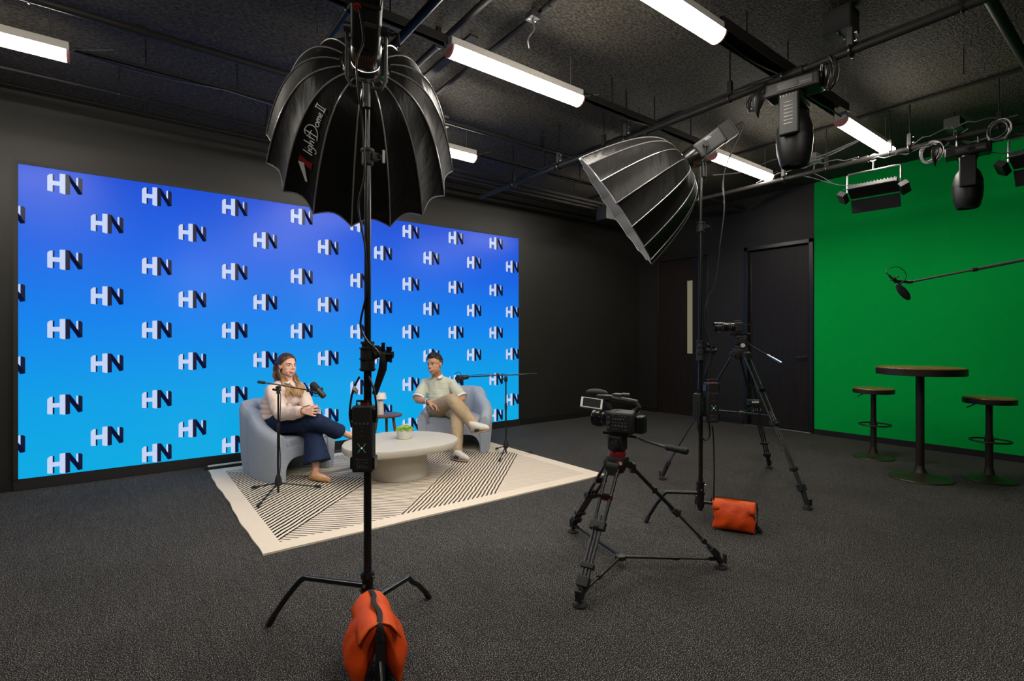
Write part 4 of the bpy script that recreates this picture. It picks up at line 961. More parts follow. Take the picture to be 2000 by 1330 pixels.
# ------------------------------------------------------------------ orange sandbags
def sandbag(loc, ang, label, Ls=.30, Hs=.23, spread=.045, th=.055, zr=.235, lean=.22, strap=True):
    """local x along the leg it straddles, saddle over local z=zr"""
    t = thing('sandbag', label, 'sandbag', loc, ang, 'orange sandbags')
    for s_ in (-1, 1):
        vs = []; fs = []; nx_, nz_ = 14, 14
        for side in (0, 1):
            for i in range(nx_ + 1):
                for j in range(nz_ + 1):
                    a = i / nx_ * 2 - 1; c = j / nz_                # c=0 top, 1 bottom
                    e_ = (1 - abs(a) ** 3.2) * (math.sin(PI * min(1, max(0, .06 + .94 * c))) ** .55)
                    puff = th * max(0, e_) * (1.0 + .3 * (c - .4)) + .004 + .003 * math.sin(a * 9 + c * 7)
                    x = a * Ls / 2 * (1 - .05 * math.sin(PI * c)) + .006 * math.sin(c * 12)
                    cen_y = s_ * (.012 + spread * math.sin(min(1, c * 1.25) * PI / 2) + lean * .12 * c)
                    z = zr - Hs * c * (1 - .04 * (1 - a * a))
                    z = max(z, .006 + .004 * side)
                    y = cen_y + (puff if side else -puff) 
                    vs.append((x, y, z))
        S = (nx_ + 1) * (nz_ + 1)
        for side in (0, 1):
            for i in range(nx_):
                for j in range(nz_):
                    a = side * S + i * (nz_ + 1) + j; fs.append([a, a + 1, a + nz_ + 2, a + nz_ + 1])
        for j in range(nz_):
            for i in (0, nx_): a = i * (nz_ + 1) + j; fs.append([a, a + 1, a + 1 + S, a + S])
        for i in range(nx_):
            for j in (0, nz_): a = i * (nz_ + 1) + j; fs.append([a, a + nz_ + 1, a + nz_ + 1 + S, a + S])
        m = MB(); m._add(vs, fs); pk = m.build('pouch', 'orange', t, sub=1)
        # folded flap on top of the pouch
        vs = []; fs = []; n_ = 12
        for i in range(n_ + 1):
            a = i / n_ * 2 - 1; x = a * Ls / 2 * .985; w_ = .004 * math.sin(a * 6)
            for (yy, zz) in ((s_ * .004, zr + .012), (s_ * (.014 + spread * .1 + th * .42), zr - .004 + w_), (s_ * (.017 + spread * .22 + th * .74), zr - .034 + w_), (s_ * (.020 + spread * .32 + th * .86), zr - .058 + w_)): vs.append((x, yy, zz))
        for i in range(n_):
            for j in range(3): a = i * 4 + j; fs.append([a, a + 1, a + 5, a + 4])
        m = MB(); m._add(vs, fs); m.build('top_flap', 'orange2', t, solid=.005)
    m = MB()
    pts = [(-Ls / 2 - .01, 0, zr - .03), (-Ls / 2, .0, zr + .01), (-Ls / 4, .006, zr + .022), (0, -.004, zr + .024), (Ls / 4, .008, zr + .020), (Ls / 2, 0, zr + .008), (Ls / 2 + .012, .004, zr - .05)]
    m.tube(spline(pts, 6), .010, 8, flat=.35); m.build('carry_strap', 'rub', t)
    if strap:
        m = MB(); m.box((Ls / 2 + .008, 0, zr - .12), (.006, .035, .20)); m.build('webbing', 'rub', t, label='black hanging webbing')
    return t
d3 = (W(-.452, 1.80, 0) - b1); q = b1 + d3 * .50
sandbag((q.x, q.y, 0), math.atan2(d3.y, d3.x), 'orange sandbag slung over the leg of the nearest light stand', Ls=.27, Hs=.235, spread=.036, th=.052, zr=.245)
d4 = W(1.66, 3.42, 0) - b2; q = b2 + d4.normalized() * .215 + FW * -.0
sandbag((q.x, q.y, 0), math.atan2(d4.y, d4.x), 'orange sandbag standing by the far light stand', Ls=.27, Hs=.185, spread=.02, th=.032, zr=.19)

# ------------------------------------------------------------------ tripods and cameras
def tripod(name, label, apex, feet, zs, hubz, ground=True, r=.010, double=True):
    """apex = bottom of the bowl; feet = floor points; hubz = spreader hub height"""
    A = Vector(apex); t = thing(name, label, 'tripod', (A.x, A.y, 0))
    MB().lathe([(.001, -.05), (.035, -.05), (.045, -.03), (.062, 0.0), (.066, .03), (.060, .045), (.001, .045)], A, n=32).build('bowl', 'blkm', t, world=True)
    cen_ = sum((Vector(f) for f in feet), Vector()) / 3
    hub = Vector((A.x * .5 + cen_.x * .5, A.y * .5 + cen_.y * .5, hubz))
    for f in feet:
        f = Vector(f); d = f - A; d.z = 0; d.normalize(); sd_ = d.cross(UP)
        a = A + d * .062; e = f + Vector((0, 0, .055)); ax = (e - a); k = MB()
        k.cyl(a - sd_ * .035, a + sd_ * .035, .020, n=16); k.box(a + ax.normalized() * .03, (.07, .03, .05), Matrix((sd_, d, sd_.cross(d))).transposed()); 
        k.build('hinge', 'blkm', t, world=True)
        lg = MB(); m1 = .50
        for s_ in (-1, 1): lg.cyl(a + sd_ * s_ * .030 + ax * .03, a + ax * m1 + sd_ * s_ * .026, r, n=12)
        lg.box(a + ax * .27, (.075, .028, .03), Matrix((sd_, d, sd_.cross(d))).transposed())
        leg = lg.build('leg', 'blk', t, world=True)
        l2 = MB()
        for s_ in ((-.020, 0, .020) if double else (0,)): l2.cyl(a + ax * .42 + sd_ * s_, a + ax * .92 + sd_ * s_ * .9, r * .75 if double else r, n=12)
        l2.build('lower_tube', K.setdefault('tubegrey', mat('grey_anodised_tube', (0.07, 0.07, 0.07, 1), 0.3, 0.7)), leg, world=True)
        Q = Matrix((sd_, ax.normalized().cross(sd_), ax.normalized())).transposed()
        c = MB(); c.box(a + ax * m1, (.082, .036, .045), Q); c.cyl(a + ax * m1 + d * .012, a + ax * m1 + d * .035, .014, n=12); c.build('leg_lock', 'blkm', leg, world=True, bevel=.004)
        for kk, bs in ((.80, (.070, .030, .028)), (.915, (.062, .038, .05))): MB().box(a + ax * kk, bs, Q).build('leg_collar', 'blkm', leg, world=True, bevel=.004)
        s = MB(); s.tube([a + ax * .93, f + Vector((0, 0, .03))], [.02, .016], 12); s.lathe([(.001, 0), (.034, 0), (.036, .006), (.03, .014), (.001, .018)], (f.x, f.y, 0.0), n=24); s.box(f + Vector((0, 0, .055)) + d * .022, (.03, .012, .05), Matrix((sd_, d, UP)).transposed())
        s.build('foot', 'rub', leg, world=True)
        tgt = (f + Vector((0, 0, hubz)) - d * .03) if ground else a + ax * ((A.z - hubz) / A.z)
        p = MB(); p.tube([hub, hub.lerp(tgt, .6)], .0085, 10); p.tube([hub.lerp(tgt, .55), tgt], .0065, 10); p.cyl(hub.lerp(tgt, .55), hub.lerp(tgt, .62), .012, n=12); p.cyl(hub.lerp(tgt, .93), tgt, .010, n=12)
        p.build('spreader_arm', 'blk', t, world=True)
    MB().lathe([(.001, -.012), (.032, -.012), (.032, .010), (.018, .018), (.001, .018)], hub, n=20).build('spreader_hub', 'dgrey', t, world=True)
    return t
def head_and_handle(A, fwd, label, h=.10, hlen=.42, drop=.07, bent=True, redring=True):
    A = Vector(A); f = fwd.normalized(); r_ = f.cross(UP).normalized(); Q = Matrix((r_, f, UP)).transposed()
    t = thing('fluid_head', label, 'tripod head', A)
    z = lambda x, y, zz: A + Q @ Vector((x, y, zz))
    MB().lathe([(.001, 0), (.046, 0), (.048, .012), (.044, .030), (.001, .032)], A, n=28).build('base_ring', 'red' if redring else 'blkm', t, world=True)
    MB().box(z(0, 0, .075), (.075, .095, .085), Q).build('body', 'blkm', t, world=True, bevel=.012)
    m = MB().cyl(z(-.062, 0, .065), z(.062, 0, .065), .030, n=24); m.cyl(z(-.075, 0, .065), z(-.060, 0, .065), .022, n=20); m.build('tilt_drag', 'dgrey', t, world=True)
    MB().box(z(0, .0, .127), (.055, .16, .018), Q).build('sliding_plate', 'blk', t, world=True, bevel=.003)
    k = MB().cyl(z(-.05, .03, .11), z(-.062, .03, .11), .008, n=10); k.cyl(z(-.05, -.02, .095), z(-.06, -.02, .095), .006, n=10); k.build('small_knob', 'alu', t, world=True)
    return t, z, Q
# near rig
ft1 = [FL(1133, 1183), FL(1408, 1109), FL(1120, 1039)]
A1 = PX(1206, 905, 2.92)
tp1 = tripod('camera_tripod', 'low black tripod in the foreground with a ground spreader', A1, ft1, None, .05, True)
fw1 = DIR(-.80, .60)
fh1, z1_, Q1 = head_and_handle(A1 + Vector((0, 0, .045)), fw1, 'black fluid head with a red ring on the foreground tripod')
hm = MB(); ps = [z1_(.02, -.05, .115), z1_(.06, -.09, .105)]; e1 = PX(1300, 873, 2.62); e2 = PX(1343, 882, 2.53); k1 = PX(1262, 862, 2.76)
hm.tube([ps[0], ps[1], k1, e1], .0075, 10); hm.build('pan_bar', 'dgrey', fh1, world=True)
MB().tube([e1, e1.lerp(e2, .06), e1.lerp(e2, .5), e1.lerp(e2, .94), e2], [.011, .016, .0155, .0175, .013], 16).build('grip', 'rub', fh1, world=True)
mm = MB().lathe([(.001, .0), (.018, 0), (.018, .003), (.001, .003)], A1 - FW * .063 + Vector((0, 0, .015)), frame(-FW), n=20); mm.build('round_emblem', 'red', tp1, world=True)
MB().box(A1 - FW * .067 + Vector((0, 0, .015)), (.018, .006, .014), Matrix((RT, FW, UP)).transposed()).build('emblem_print', 'print', tp1, world=True)
def camcorder(C, fwd, label):
    f = fwd.normalized(); r_ = f.cross(UP).normalized(); Q = Matrix((r_, f, UP)).transposed(); z = lambda x, y, zz: Vector(C) + Q @ Vector((x, y, zz))
    t = thing('video_camera', label, 'camera', C)
    MB().box(z(0, 0, .062), (.115, .17, .122), Q).build('body', 'dgrey', t, world=True, bevel=.018)
    b_ = MB(); random.seed(5)
    for i in range(5):
        for j in range(5):
            if random.random() < .85: b_.box(z(-.0585, -.04 + .019 * i, .025 + .018 * j), (.004, .010, .008), Q)
    for j in range(3): b_.cyl(z(-.057, .062, .03 + .028 * j), z(-.064, .062, .03 + .028 * j), .008, n=12)
    for i in range(4): b_.box(z(-.02 + .018 * i, .03, .1235), (.010, .03, .003), Q)
    b_.build('buttons', 'mgrey', t, world=True)
    pr = MB()
    for i in range(4): pr.box(z(-.0605, -.04 + .02 * i, .046), (.001, .008, .0015), Q); pr.box(z(-.0605, -.03 + .018 * i, .083), (.001, .006, .0015), Q)
    pr.build('small_print', 'white', t, world=True)
    ln = MB().lathe([(.001, .08), (.043, .08), (.046, .095), (.046, .115), (.042, .12), (.042, .135), (.047, .138), (.047, .165), (.049, .168), (.049, .180), (.038, .180), (.034, .17), (.001, .168)], z(0, 0, .068), frame(f), n=32)
    ln.build('lens', 'blk', t, world=True)
    rg = MB()
    for k in range(26):
        a = 2 * PI * k / 26; 
        for yy in (.130, .153): rg.box(z(math.cos(a) * (.044 if yy < .15 else .0475), yy, .068 + math.sin(a) * (.044 if yy < .15 else .0475)), (.004, .014, .004), Q)
    rg.build('focus_ring', 'rub', t, world=True)
    MB().box(z(0, -.105, .055), (.07, .05, .10), Q).build('battery', 'blk', t, world=True, bevel=.012)
    gp_ = MB().tube([z(.075, -.05, .11), z(.085, -.01, .08), z(.082, .03, .05)], [.026, .03, .024], 14); gp_.build('hand_grip', 'blkm', t, world=True)
    MB().tube([z(.08, -.06, .12), z(.115, -.02, .09), z(.10, .05, .05)], .004, 8, flat=4).build('hand_strap', 'rub', t, world=True)
    h = MB().tube([z(0, -.075, .125), z(0, -.095, .150), z(0, -.080, .176), z(0, -.03, .182), z(0, .05, .188), z(0, .10, .194), z(0, .105, .175), z(0, .085, .14), z(0, .08, .123)], .0125, 8, flat=1.2); h.build('top_handle', 'dgrey', t, world=True, smooth=20)
    MB().box(z(0, .115, .190), (.045, .085, .03), Q).build('handle_unit', 'dgrey', t, world=True, bevel=.005)
    x = MB().box(z(.02, .04, .210), (.05, .055, .010), Q); x.cyl(z(.02, .015, .212), z(.02, -.03, .212), .009, n=12); x.build('audio_unit', 'mgrey', t, world=True, bevel=.002)
    MB().ell(z(.045, .19, .208), (.024, .075, .024), Q, n=20).build('microphone_foam', 'rub', t, world=True)
    # fold-out monitor, tilted to the sky
    m0 = z(-.085, .155, .160); nn = (UP * .8 - FW * .6).normalized(); xx_ = (RT * .95 - FW * .25); xx_ = (xx_ - nn * xx_.dot(nn)).normalized(); Qm = Matrix((nn.cross(xx_), -xx_, nn)).transposed()
    MB().box(m0, (.085, .125, .012), Qm).build('monitor', K.setdefault('lg', mat('light_grey_bezel', (.25, .25, .25, 1), .35)), t, world=True, bevel=.003)
    MB().box(m0 + Qm @ Vector((0, 0, .0065)), (.068, .10, .002), Qm).build('monitor_glass', mat('dark_glass', (.01, .01, .012, 1), .1), t, world=True)
    MB().tube([m0, z(-.03, .12, .17), z(0, .115, .195)], .007, 8).build('monitor_arm', 'dgrey', t, world=True)
    return t
camcorder(z1_(0, -.035, .136), fw1, 'black video camera on the low foreground tripod, aimed at the armchairs')
# far rig
ft2 = [FL(1577, 994), FL(1294, 936), FL(1502, 914)]
A2 = PX(1446, 691, 4.50)
tp2 = tripod('camera_tripod', 'tall black tripod standing before the dark doors', A2, ft2, None, .64, False, r=.009)
fw2 = DIR(-.98, .18)
fh2, z2_, Q2 = head_and_handle(A2 + Vector((0, 0, .045)), fw2, 'small fluid head on the tall far tripod', redring=False)
e1 = PX(1468, 676, 4.5); e2 = PX(1527, 709, 4.1)
MB().tube([z2_(.03, -.03, .08), e1, e2], .006, 8).build('pan_bar', 'blk', fh2, world=True)
MB().tube([e1.lerp(e2, .55), e2], .009, 10).build('grip', 'alu', fh2, world=True)
k = z2_(-.078, .0, .03); MB().cyl(k, k - (Q2 @ Vector((.012, 0, 0))), .018, n=16).build('white_knob', 'print', fh2, world=True)
t = thing('photo_camera', 'black mirrorless camera with a long lens on the tall far tripod', 'camera', z2_(0, 0, .136))
cz = lambda x, y, zz: z2_(0, .02, .136) + Q2 @ Vector((x, y, zz))
MB().box(cz(0, 0, .05), (.13, .06, .085), Q2).build('body', 'blkm', t, world=True, bevel=.01)
MB().box(cz(0, 0, .10), (.05, .05, .025), Q2).build('viewfinder_hump', 'blkm', t, world=True, bevel=.006)
MB().lathe([(.001, .03), (.034, .03), (.036, .05), (.036, .10), (.041, .11), (.043, .15), (.043, .20), (.038, .20), (.036, .19), (.001, .188)], cz(0, 0, .055), frame(fw2.normalized()), n=28).build('lens', 'blk', t, world=True)
rg = MB()
for yy in (.06, .075, .125, .14, .165): rg.lathe([(.0365 if yy < .1 else .043, yy), (.0385 if yy < .1 else .0445, yy + .003), (.0365 if yy < .1 else .043, yy + .006)], cz(0, 0, .055), frame(fw2.normalized()), n=28, cap=False)
rg.build('lens_ring', 'mgrey', t, world=True)
MB().box(cz(0, -.06, .075), (.06, .06, .006), Q2).build('rear_plate', 'mgrey', t, world=True)
MB().cyl(cz(0, .15, .008), cz(0, .15, .016), .014, n=12).build('lens_foot', 'alu', t, world=True)
# device clamped at the middle spreader
hb = PX(1472, 786, 4.5); t = thing('wireless_receiver', 'small black box with a white label clamped low on the far tripod', 'receiver', hb)
MB().box(hb, (.10, .06, .05), Matrix((RT, FW, UP)).transposed()).build('housing', 'blkm', t, world=True, bevel=.005)
MB().box(hb - FW * .031 + UP * .008, (.062, .002, .018), Matrix((RT, FW, UP)).transposed()).build('white_label', 'print', t, world=True)
MB().tube([hb + UP * -.025, hb + UP * -.09, PX(1452, 808, 4.5)], .012, 10).build('mount_arm', 'dgrey', t, world=True)

# ------------------------------------------------------------------ microphone stands by the armchairs
def micstand(base, feet, ztop, label):
    b_ = Vector(base); t = thing('microphone_stand', label, 'microphone stand', b_)
    z0 = b_.z
    MB().cyl(b_ + Vector((0, 0, .015)), (b_.x, b_.y, ztop * .62), .010, n=16).build('lower_tube', 'blk', t, world=True)
    MB().cyl((b_.x, b_.y, ztop * .55), (b_.x, b_.y, ztop), .0075, n=16).build('upper_tube', 'blk', t, world=True)
    MB().lathe([(.001, -.03), (.013, -.03), (.015, .03), (.011, .045), (.001, .045)], (b_.x, b_.y, ztop * .62), n=20).build('clutch', 'rub', t, world=True)
    MB().lathe([(.001, .07), (.026, .07), (.030, .085), (.026, .12), (.016, .155), (.001, .158)], (b_.x, b_.y, z0), n=24).build('leg_hub', 'blkm', t, world=True)
    for f in feet:
        f = Vector(f); f.z = z0 + .008; d = f - b_; d.z = 0
        lg = MB().tube([b_ + d.normalized() * .018 + Vector((0, 0, .088)), f + Vector((0, 0, .002))], .0068, 10).build('leg', 'blk', t, world=True)
        MB().tube([f - d.normalized() * .05 + Vector((0, 0, .016)), f + Vector((0, 0, .004))], .0115, 10).build('rubber_tip', 'rub', lg, world=True)
    h = MB(); q = Vector((b_.x, b_.y, ztop)); h.box(q + Vector((0, 0, -.02)), (.026, .026, .06)); h.cyl(q - RT * .028 + Vector((0, 0, -.02)), q + RT * .02 + Vector((0, 0, -.02)), .009, n=12); h.cyl(q - FW * .02, q + FW * .02, .015, n=14)
    h.build('boom_joint', 'blkm', t, world=True); MB().tube([q - RT * .028 + UP * -.02, q - RT * .045 + UP * -.012], [.008, .011], 8).build('wing_knob', 'rub', t, world=True)
    return t, q
bw_ = W(-.4565 * 4.24, 4.24, ZR)
msw, qw = micstand(bw_, (FL(503, 992, ZR), FL(627, 953, ZR), FL(493, 955, ZR)), PX(545, 757, 4.24).z, 'black boom microphone stand in front of the woman')
a = PX(503, 745.5, 4.16); c = PX(545, 751.5, 4.24); e = PX(600, 761.5, 4.38)
MB().tube([a, c, e], .0062, 10).build('boom_arm', 'blk', msw, world=True)
MB().tube([a, a.lerp(c, .35)], .012, 12).build('counterweight', 'rub', msw, world=True)
bm_ = W(-.012 * 5.70, 5.70, ZR)
msm, qm = micstand(bm_, (FL(975, 902, ZR), FL(1040, 886, ZR), FL(969, 878, ZR)), PX(987, 737, 5.7).z, 'black boom microphone stand at the man\'s side')
a2 = PX(1048, 730, 5.92); c2_ = PX(987, 732.5, 5.70); e2_ = PX(904, 736.5, 5.45)
MB().tube([a2, c2_, e2_], .0065, 10).build('boom_arm', 'blk', msm, world=True); MB().tube([a2, a2.lerp(c2_, .28)], .011, 12).build('counterweight', 'rub', msm, world=True)
cab([c2_ + UP * .01, (c2_ + e2_) / 2 + UP * .018, e2_ + UP * .02, PX(899, 728, 5.45), PX(893, 727, 5.45), PX(888, 731, 5.45)], .003, 'thin microphone cable along the boom beside the man')
def dynmic(p0, p1, yokep, label, s=1.0):
    """p0 = windscreen end, p1 = tail"""
    p0 = Vector(p0); p1 = Vector(p1); d = (p1 - p0); L_ = d.length; Rz = frame(d)
    t = thing('microphone', label, 'microphone', (p0 + p1) / 2)
    MB().lathe([(.001, 0), (.020, .002), (.029, .012), (.031, .03), (.031, L_ * .42), (.028, L_ * .45), (.001, L_ * .45)], p0, Rz, n=24).build('foam_windscreen', 'rub', t, world=True)
    MB().lathe([(.001, L_ * .44), (.025, L_ * .44), (.0255, L_ * .5), (.0255, L_ * .92), (.022, L_ * .97), (.016, L_), (.001, L_)], p0, Rz, n=24).build('body', 'dgrey', t, world=True)
    mid = p0.lerp(p1, .55); x = Rz @ Vector((1, 0, 0)); y = MB()
    y.tube([mid + x * .034, Vector(yokep) + x * .018, Vector(yokep) - x * .018, mid - x * .034], .005, 8); y.cyl(mid + x * .024, mid + x * .04, .014, n=14); y.cyl(mid - x * .04, mid - x * .024, .014, n=14)
    y.build('yoke_mount', 'blkm', t, world=True); return t
dynmic(PX(608, 748, 4.36), PX(634, 776, 4.36), e + RT * .01, 'black broadcast microphone hanging before the woman')
m2 = thing('microphone', 'second black broadcast microphone, beside the man\'s shoulder', 'microphone', e2_)
MB().lathe([(.001, 0), (.022, .002), (.030, .014), (.032, .05), (.030, .075), (.001, .075)], PX(902, 738, 5.42), frame(DIR(-.55, -.8, -.05)), n=24).build('foam_windscreen', 'rub', m2, world=True)
MB().lathe([(.001, -.10), (.016, -.10), (.025, -.09), (.026, 0), (.001, 0)], PX(902, 738, 5.42), frame(DIR(-.55, -.8, -.05)), n=24).build('body', 'dgrey', m2, world=True)
MB().tube([e2_, PX(901, 745, 5.43), PX(893, 748, 5.42)], .006, 8).build('yoke_mount', 'blkm', m2, world=True)
cab([PX(612, 762, 4.38), PX(611, 770, 4.38), PX(616, 774, 4.37), PX(625, 773, 4.36)], .003, 'thin cable looping under the microphone before the woman')
cab([c + UP * -.01, PX(548, 775, 4.22), PX(547, 810, 4.22), PX(546, 860, 4.22), PX(548, 900, 4.22), PX(545, 945, 4.22)], .0035, 'thin black cable down the microphone stand before the woman')

# ------------------------------------------------------------------ boom microphone before the green wall
pa = PX(1776, 551, 4.1); pb = PX(1903, 526.5, 3.95); pc = PX(2230, 463, 3.6)
o = thing('boom_pole', 'grey telescopic boom pole reaching in from the right edge', 'boom pole', pa)
MB().tube([pa, pb], .0085, 12).build('thin_section', K.setdefault('boomg', mat('grey_boom_tube', (.17, .17, .175, 1), .35, .5)), o, world=True)
MB().tube([pb, pc], .012, 12).build('thick_section', 'boomg', o, world=True); MB().tube([pb - (pb - pa) * .03, pb + (pc - pb) * .02], .016, 12).build('collar', 'dgrey', o, world=True); MB().tube([pa + (pa - pb) * .02, pa + (pb - pa) * .05], .013, 12).build('tip', 'dgrey', o, world=True)
cs = cstand('light_stand', 'black stand outside the right edge that carries the boom pole', (pc.x, pc.y, 0), pc.z, ((pc + Vector((.4, .1, -pc.z))), .2) and (((pc.x + .4, pc.y + .1, 0), .2), ((pc.x - .25, pc.y + .35, 0), .17), ((pc.x - .15, pc.y - .4, 0), .23)))
t = thing('shotgun_microphone', 'fuzzy black shotgun microphone on a shock mount before the green wall', 'microphone', PX(1757, 557, 4.1))
q0 = PX(1736, 537, 4.12); q1 = PX(1750, 553, 4.1); q2 = PX(1752, 556, 4.1); q3 = PX(1776, 585, 4.05)
MB().tube([q0, q1], .008, 12).build('microphone_body', 'blk', t, world=True)
MB().ell((q2 + q3) / 2, (.030, .030, (q3 - q2).length / 2 * 1.05), frame(q3 - q2), n=24).build('fur_windscreen', 'rub', t, world=True)
m = MB(); c0 = PX(1752, 549, 4.1)
for s_ in (-1, 1):
    cc = c0 + (q1 - q0).normalized() * s_ * .028; F3 = frame(q1 - q0); m.tube([cc + F3 @ Vector((math.cos(k * PI / 8) * .030, math.sin(k * PI / 8) * .030, 0)) for k in range(16)], .0045, 6, closed=True)
m.tube([c0 - (q1 - q0).normalized() * .04 , c0 + (q1 - q0).normalized() * .04], .008, 8); m.tube([c0, pa], .010, 8)
m.build('shock_mount', 'blkm', t, world=True)
cab([q0, PX(1731, 532, 4.12), PX(1738, 524, 4.12), PX(1752, 521, 4.12), PX(1764, 527, 4.11), PX(1770, 538, 4.1), PX(1768, 548, 4.1), pa], .0028, 'thin cable looping over the shotgun microphone')
# ------------------------------------------------------------------ people
def hand(m, w, d, n, s, curl=(.3, .5, .4), spread=.06, size=1.0, fan=(0, 0, 0, 0)):
    """w wrist, d pointing direction, n the side fingers curl to, s thumb side"""
    w = Vector(w); d = d.normalized(); n = (n - d * n.dot(d)).normalized(); s = (s - d * s.dot(d) - n * s.dot(n)).normalized()
    q = size
    for k in range(4):
        b_ = w + (d * (.082 - .004 * abs(k - 1)) + s * (.028 - .019 * k)) * q
        m.limb([w + s * (.012 - .008 * k) * q, b_], [.014 * q, .0105 * q], n=8, steps=4)
        ln = (.070, .078, .073, .058)[k] * q; p = b_; a = fan[k]; dd0 = (d + s * spread * (1.5 - k)).normalized(); pts = [p]
        for j, fr_ in enumerate((.45, .30, .25)):
            a += curl[j]; v = dd0 * math.cos(a) + n * math.sin(a); p = p + v * ln * fr_; pts.append(p)
        m.limb(pts, [.0088 * q, .0082 * q, .0076 * q, .0066 * q], n=8, steps=3)
    b_ = w + (d * .022 + s * .020 + n * .006) * q
    t1 = b_ + (d * .7 + s * .55 + n * .35).normalized() * .036 * q; t2 = t1 + (d * .9 + s * .1 + n * .35).normalized() * .030 * q; t3 = t2 + (d * .9 - s * .1 + n * .5).normalized() * .022 * q
    m.limb([w + s * .006, b_, t1, t2, t3], [.014 * q, .014 * q, .0115 * q, .0098 * q, .0080 * q], n=8, steps=3)
def headmesh(m, c, f, u=UP, k=1.0, jaw=1.0):
    f = f.normalized(); r_ = f.cross(u).normalized(); u = r_.cross(f); Q = Matrix((r_, f, u)).transposed()
    z = lambda x, y, zz: c + Q @ (Vector((x, y, zz)) * k)
    e = lambda p, r3, n=16: m.ell(z(*p), [a * k for a in r3], Q, n=n)
    e((0, -.012, .025), (.074, .093, .090), 24); e((0, .020, -.030), (.061 * jaw, .066, .078), 20); e((0, .046, -.089), (.028 * jaw, .029, .025))
    for s_ in (-1, 1):
        e((s_ * .031, .046, -.027), (.027, .029, .027)); e((s_ * .030, .043, -.052), (.028, .032, .028)); e((s_ * .038 * jaw, .016, -.062), (.024, .040, .030)); e((s_ * .022, .042, -.075), (.024, .030, .022))
        e((s_ * .0745, -.008, -.012), (.008, .017, .029)); e((s_ * .080, -.014, -.005), (.006, .012, .020)); e((s_ * .010, .094, -.028), (.008, .009, .007), 8)
        m.limb([z(s_ * .016, .079, .022), z(s_ * .046, .064, .024)], [.009 * k, .008 * k], n=8)
    m.limb([z(0, .078, .016), z(0, .090, -.004), z(0, .102, -.022)], [.008 * k, .008 * k, .0105 * k], n=10)
    e((0, .082, -.055), (.026, .013, .018)); 
    return z, Q
def face_parts(p, z, Q, k, browc, lipc, smile=.0, look=0.0, irisc='iris'):
    for s_ in (-1, 1):
        ey = MB().ell(z(s_ * .031, .0655, .002), (.0160 * k, .0130 * k, .0088 * k), Q, n=16).build('eye', 'eyewhite', p, world=True)
        MB().ell(z(s_ * .031 + look, .0750, .002), (.0072 * k, .0050 * k, .0072 * k), Q, n=12).build('iris', irisc, ey, world=True)
        MB().tube([z(s_ * (.031 + a * .0155), .0735 + .004 * (1 - a * a) - .003 * abs(a), .0075 + .0035 * (1 - a * a) - .003) for a in (-1, -.5, 0, .5, 1)], .0016 * k, 6).build('eyelashes', browc, p, world=True)
        MB().tube([z(s_ * x, y, zz) for x, y, zz in ((.014, .088, .021), (.026, .086, .0265), (.040, .076, .0265), (.050, .064, .021))], [.0022 * k, .0032 * k, .0030 * k, .0016 * k], 6).build('eyebrow', browc, p, world=True)
    m = MB()
    for zz, r_ in ((-.0555, .0034), (-.0665, .0042)):
        sg = 1 if zz > -.06 else -1
        m.tube([z(x, .0955 - 14 * x * x, zz * 1.0 + (x * x * 14) * (smile * 1.0) * (1.3 if sg < 0 else .8) - (0 if sg > 0 else -abs(x) * .18)) for x in (-.021, -.014, -.007, 0, .007, .014, .021)], [.001, r_ * .7, r_ * .9, r_, r_ * .9, r_ * .7, .001], 8)
    m.build('lips', lipc, p, world=True)
    MB().tube([z(x, .0955 - 14 * x * x, -.060 + x * x * 12 * smile) for x in (-.015, -.008, 0, .008, .015)], [.0015, .0036, .0042, .0036, .0015], 8).build('teeth', 'teeth', p, world=True)
def cap_hair(z, c, rad, keep, n=150):
    m = MB().ell((0, 0, 0), rad, None, n=n); vs = [Vector(c) + v for v in m.v]
    fs = [f for f in m.f if all(keep(vs[i]) for i in f)]
    m2 = MB(); m2._add([z(*v) for v in vs], fs); 
    used = sorted({i for f in m2.f for i in f}); mp_ = {o: i for i, o in enumerate(used)}
    m3 = MB(); m3._add([m2.v[i] for i in used], [[mp_[i] for i in f] for f in m2.f]); return m3
K['eyewhite'] = mat('eye_white', (.75, .73, .70, 1), .3); K['iris'] = mat('dark_iris', (.02, .014, .01, 1), .2); K['irisg'] = mat('green_iris', (.06, .07, .05, 1), .2)
K['teeth'] = mat('teeth', (.80, .78, .74, 1), .3); K['lipw'] = mat('rose_lips', (.55, .16, .15, 1), .4); K['lipm'] = mat('brown_lips', (.36, .13, .10, 1), .45)
K['browd'] = mat('dark_brow', (.015, .009, .006, 1), .7); K['browb'] = mat('brown_brow', (.10, .05, .028, 1), .7)
hw_ = mat('ombre_hair', (.1, .05, .02, 1), .42, 0, .5, bump=(55, .9, .006, (1, 1, .12)))
nt = hw_.node_tree; b = nt.nodes['Principled BSDF']; gm = nt.nodes.new('ShaderNodeNewGeometry'); sx_ = nt.nodes.new('ShaderNodeSeparateXYZ'); mr = nt.nodes.new('ShaderNodeMapRange'); mr.inputs[1].default_value = 1.08; mr.inputs[2].default_value = .70
nzh = nt.nodes.new('ShaderNodeTexNoise'); nzh.inputs['Scale'].default_value = 40; mpp = nt.nodes.new('ShaderNodeMapping'); mpp.inputs['Scale'].default_value = (1, 1, .1)
ad = nt.nodes.new('ShaderNodeMath'); ad.operation = 'ADD'; sb_ = nt.nodes.new('ShaderNodeMath'); sb_.operation = 'MULTIPLY_ADD'; sb_.inputs[1].default_value = .9; sb_.inputs[2].default_value = -.45
rp = nt.nodes.new('ShaderNodeValToRGB'); e = rp.color_ramp.elements; e[0].color = (.050, .020, .009, 1); e[1].color = (.62, .38, .17, 1); q_ = e.new(.45); q_.color = (.20, .095, .035, 1)
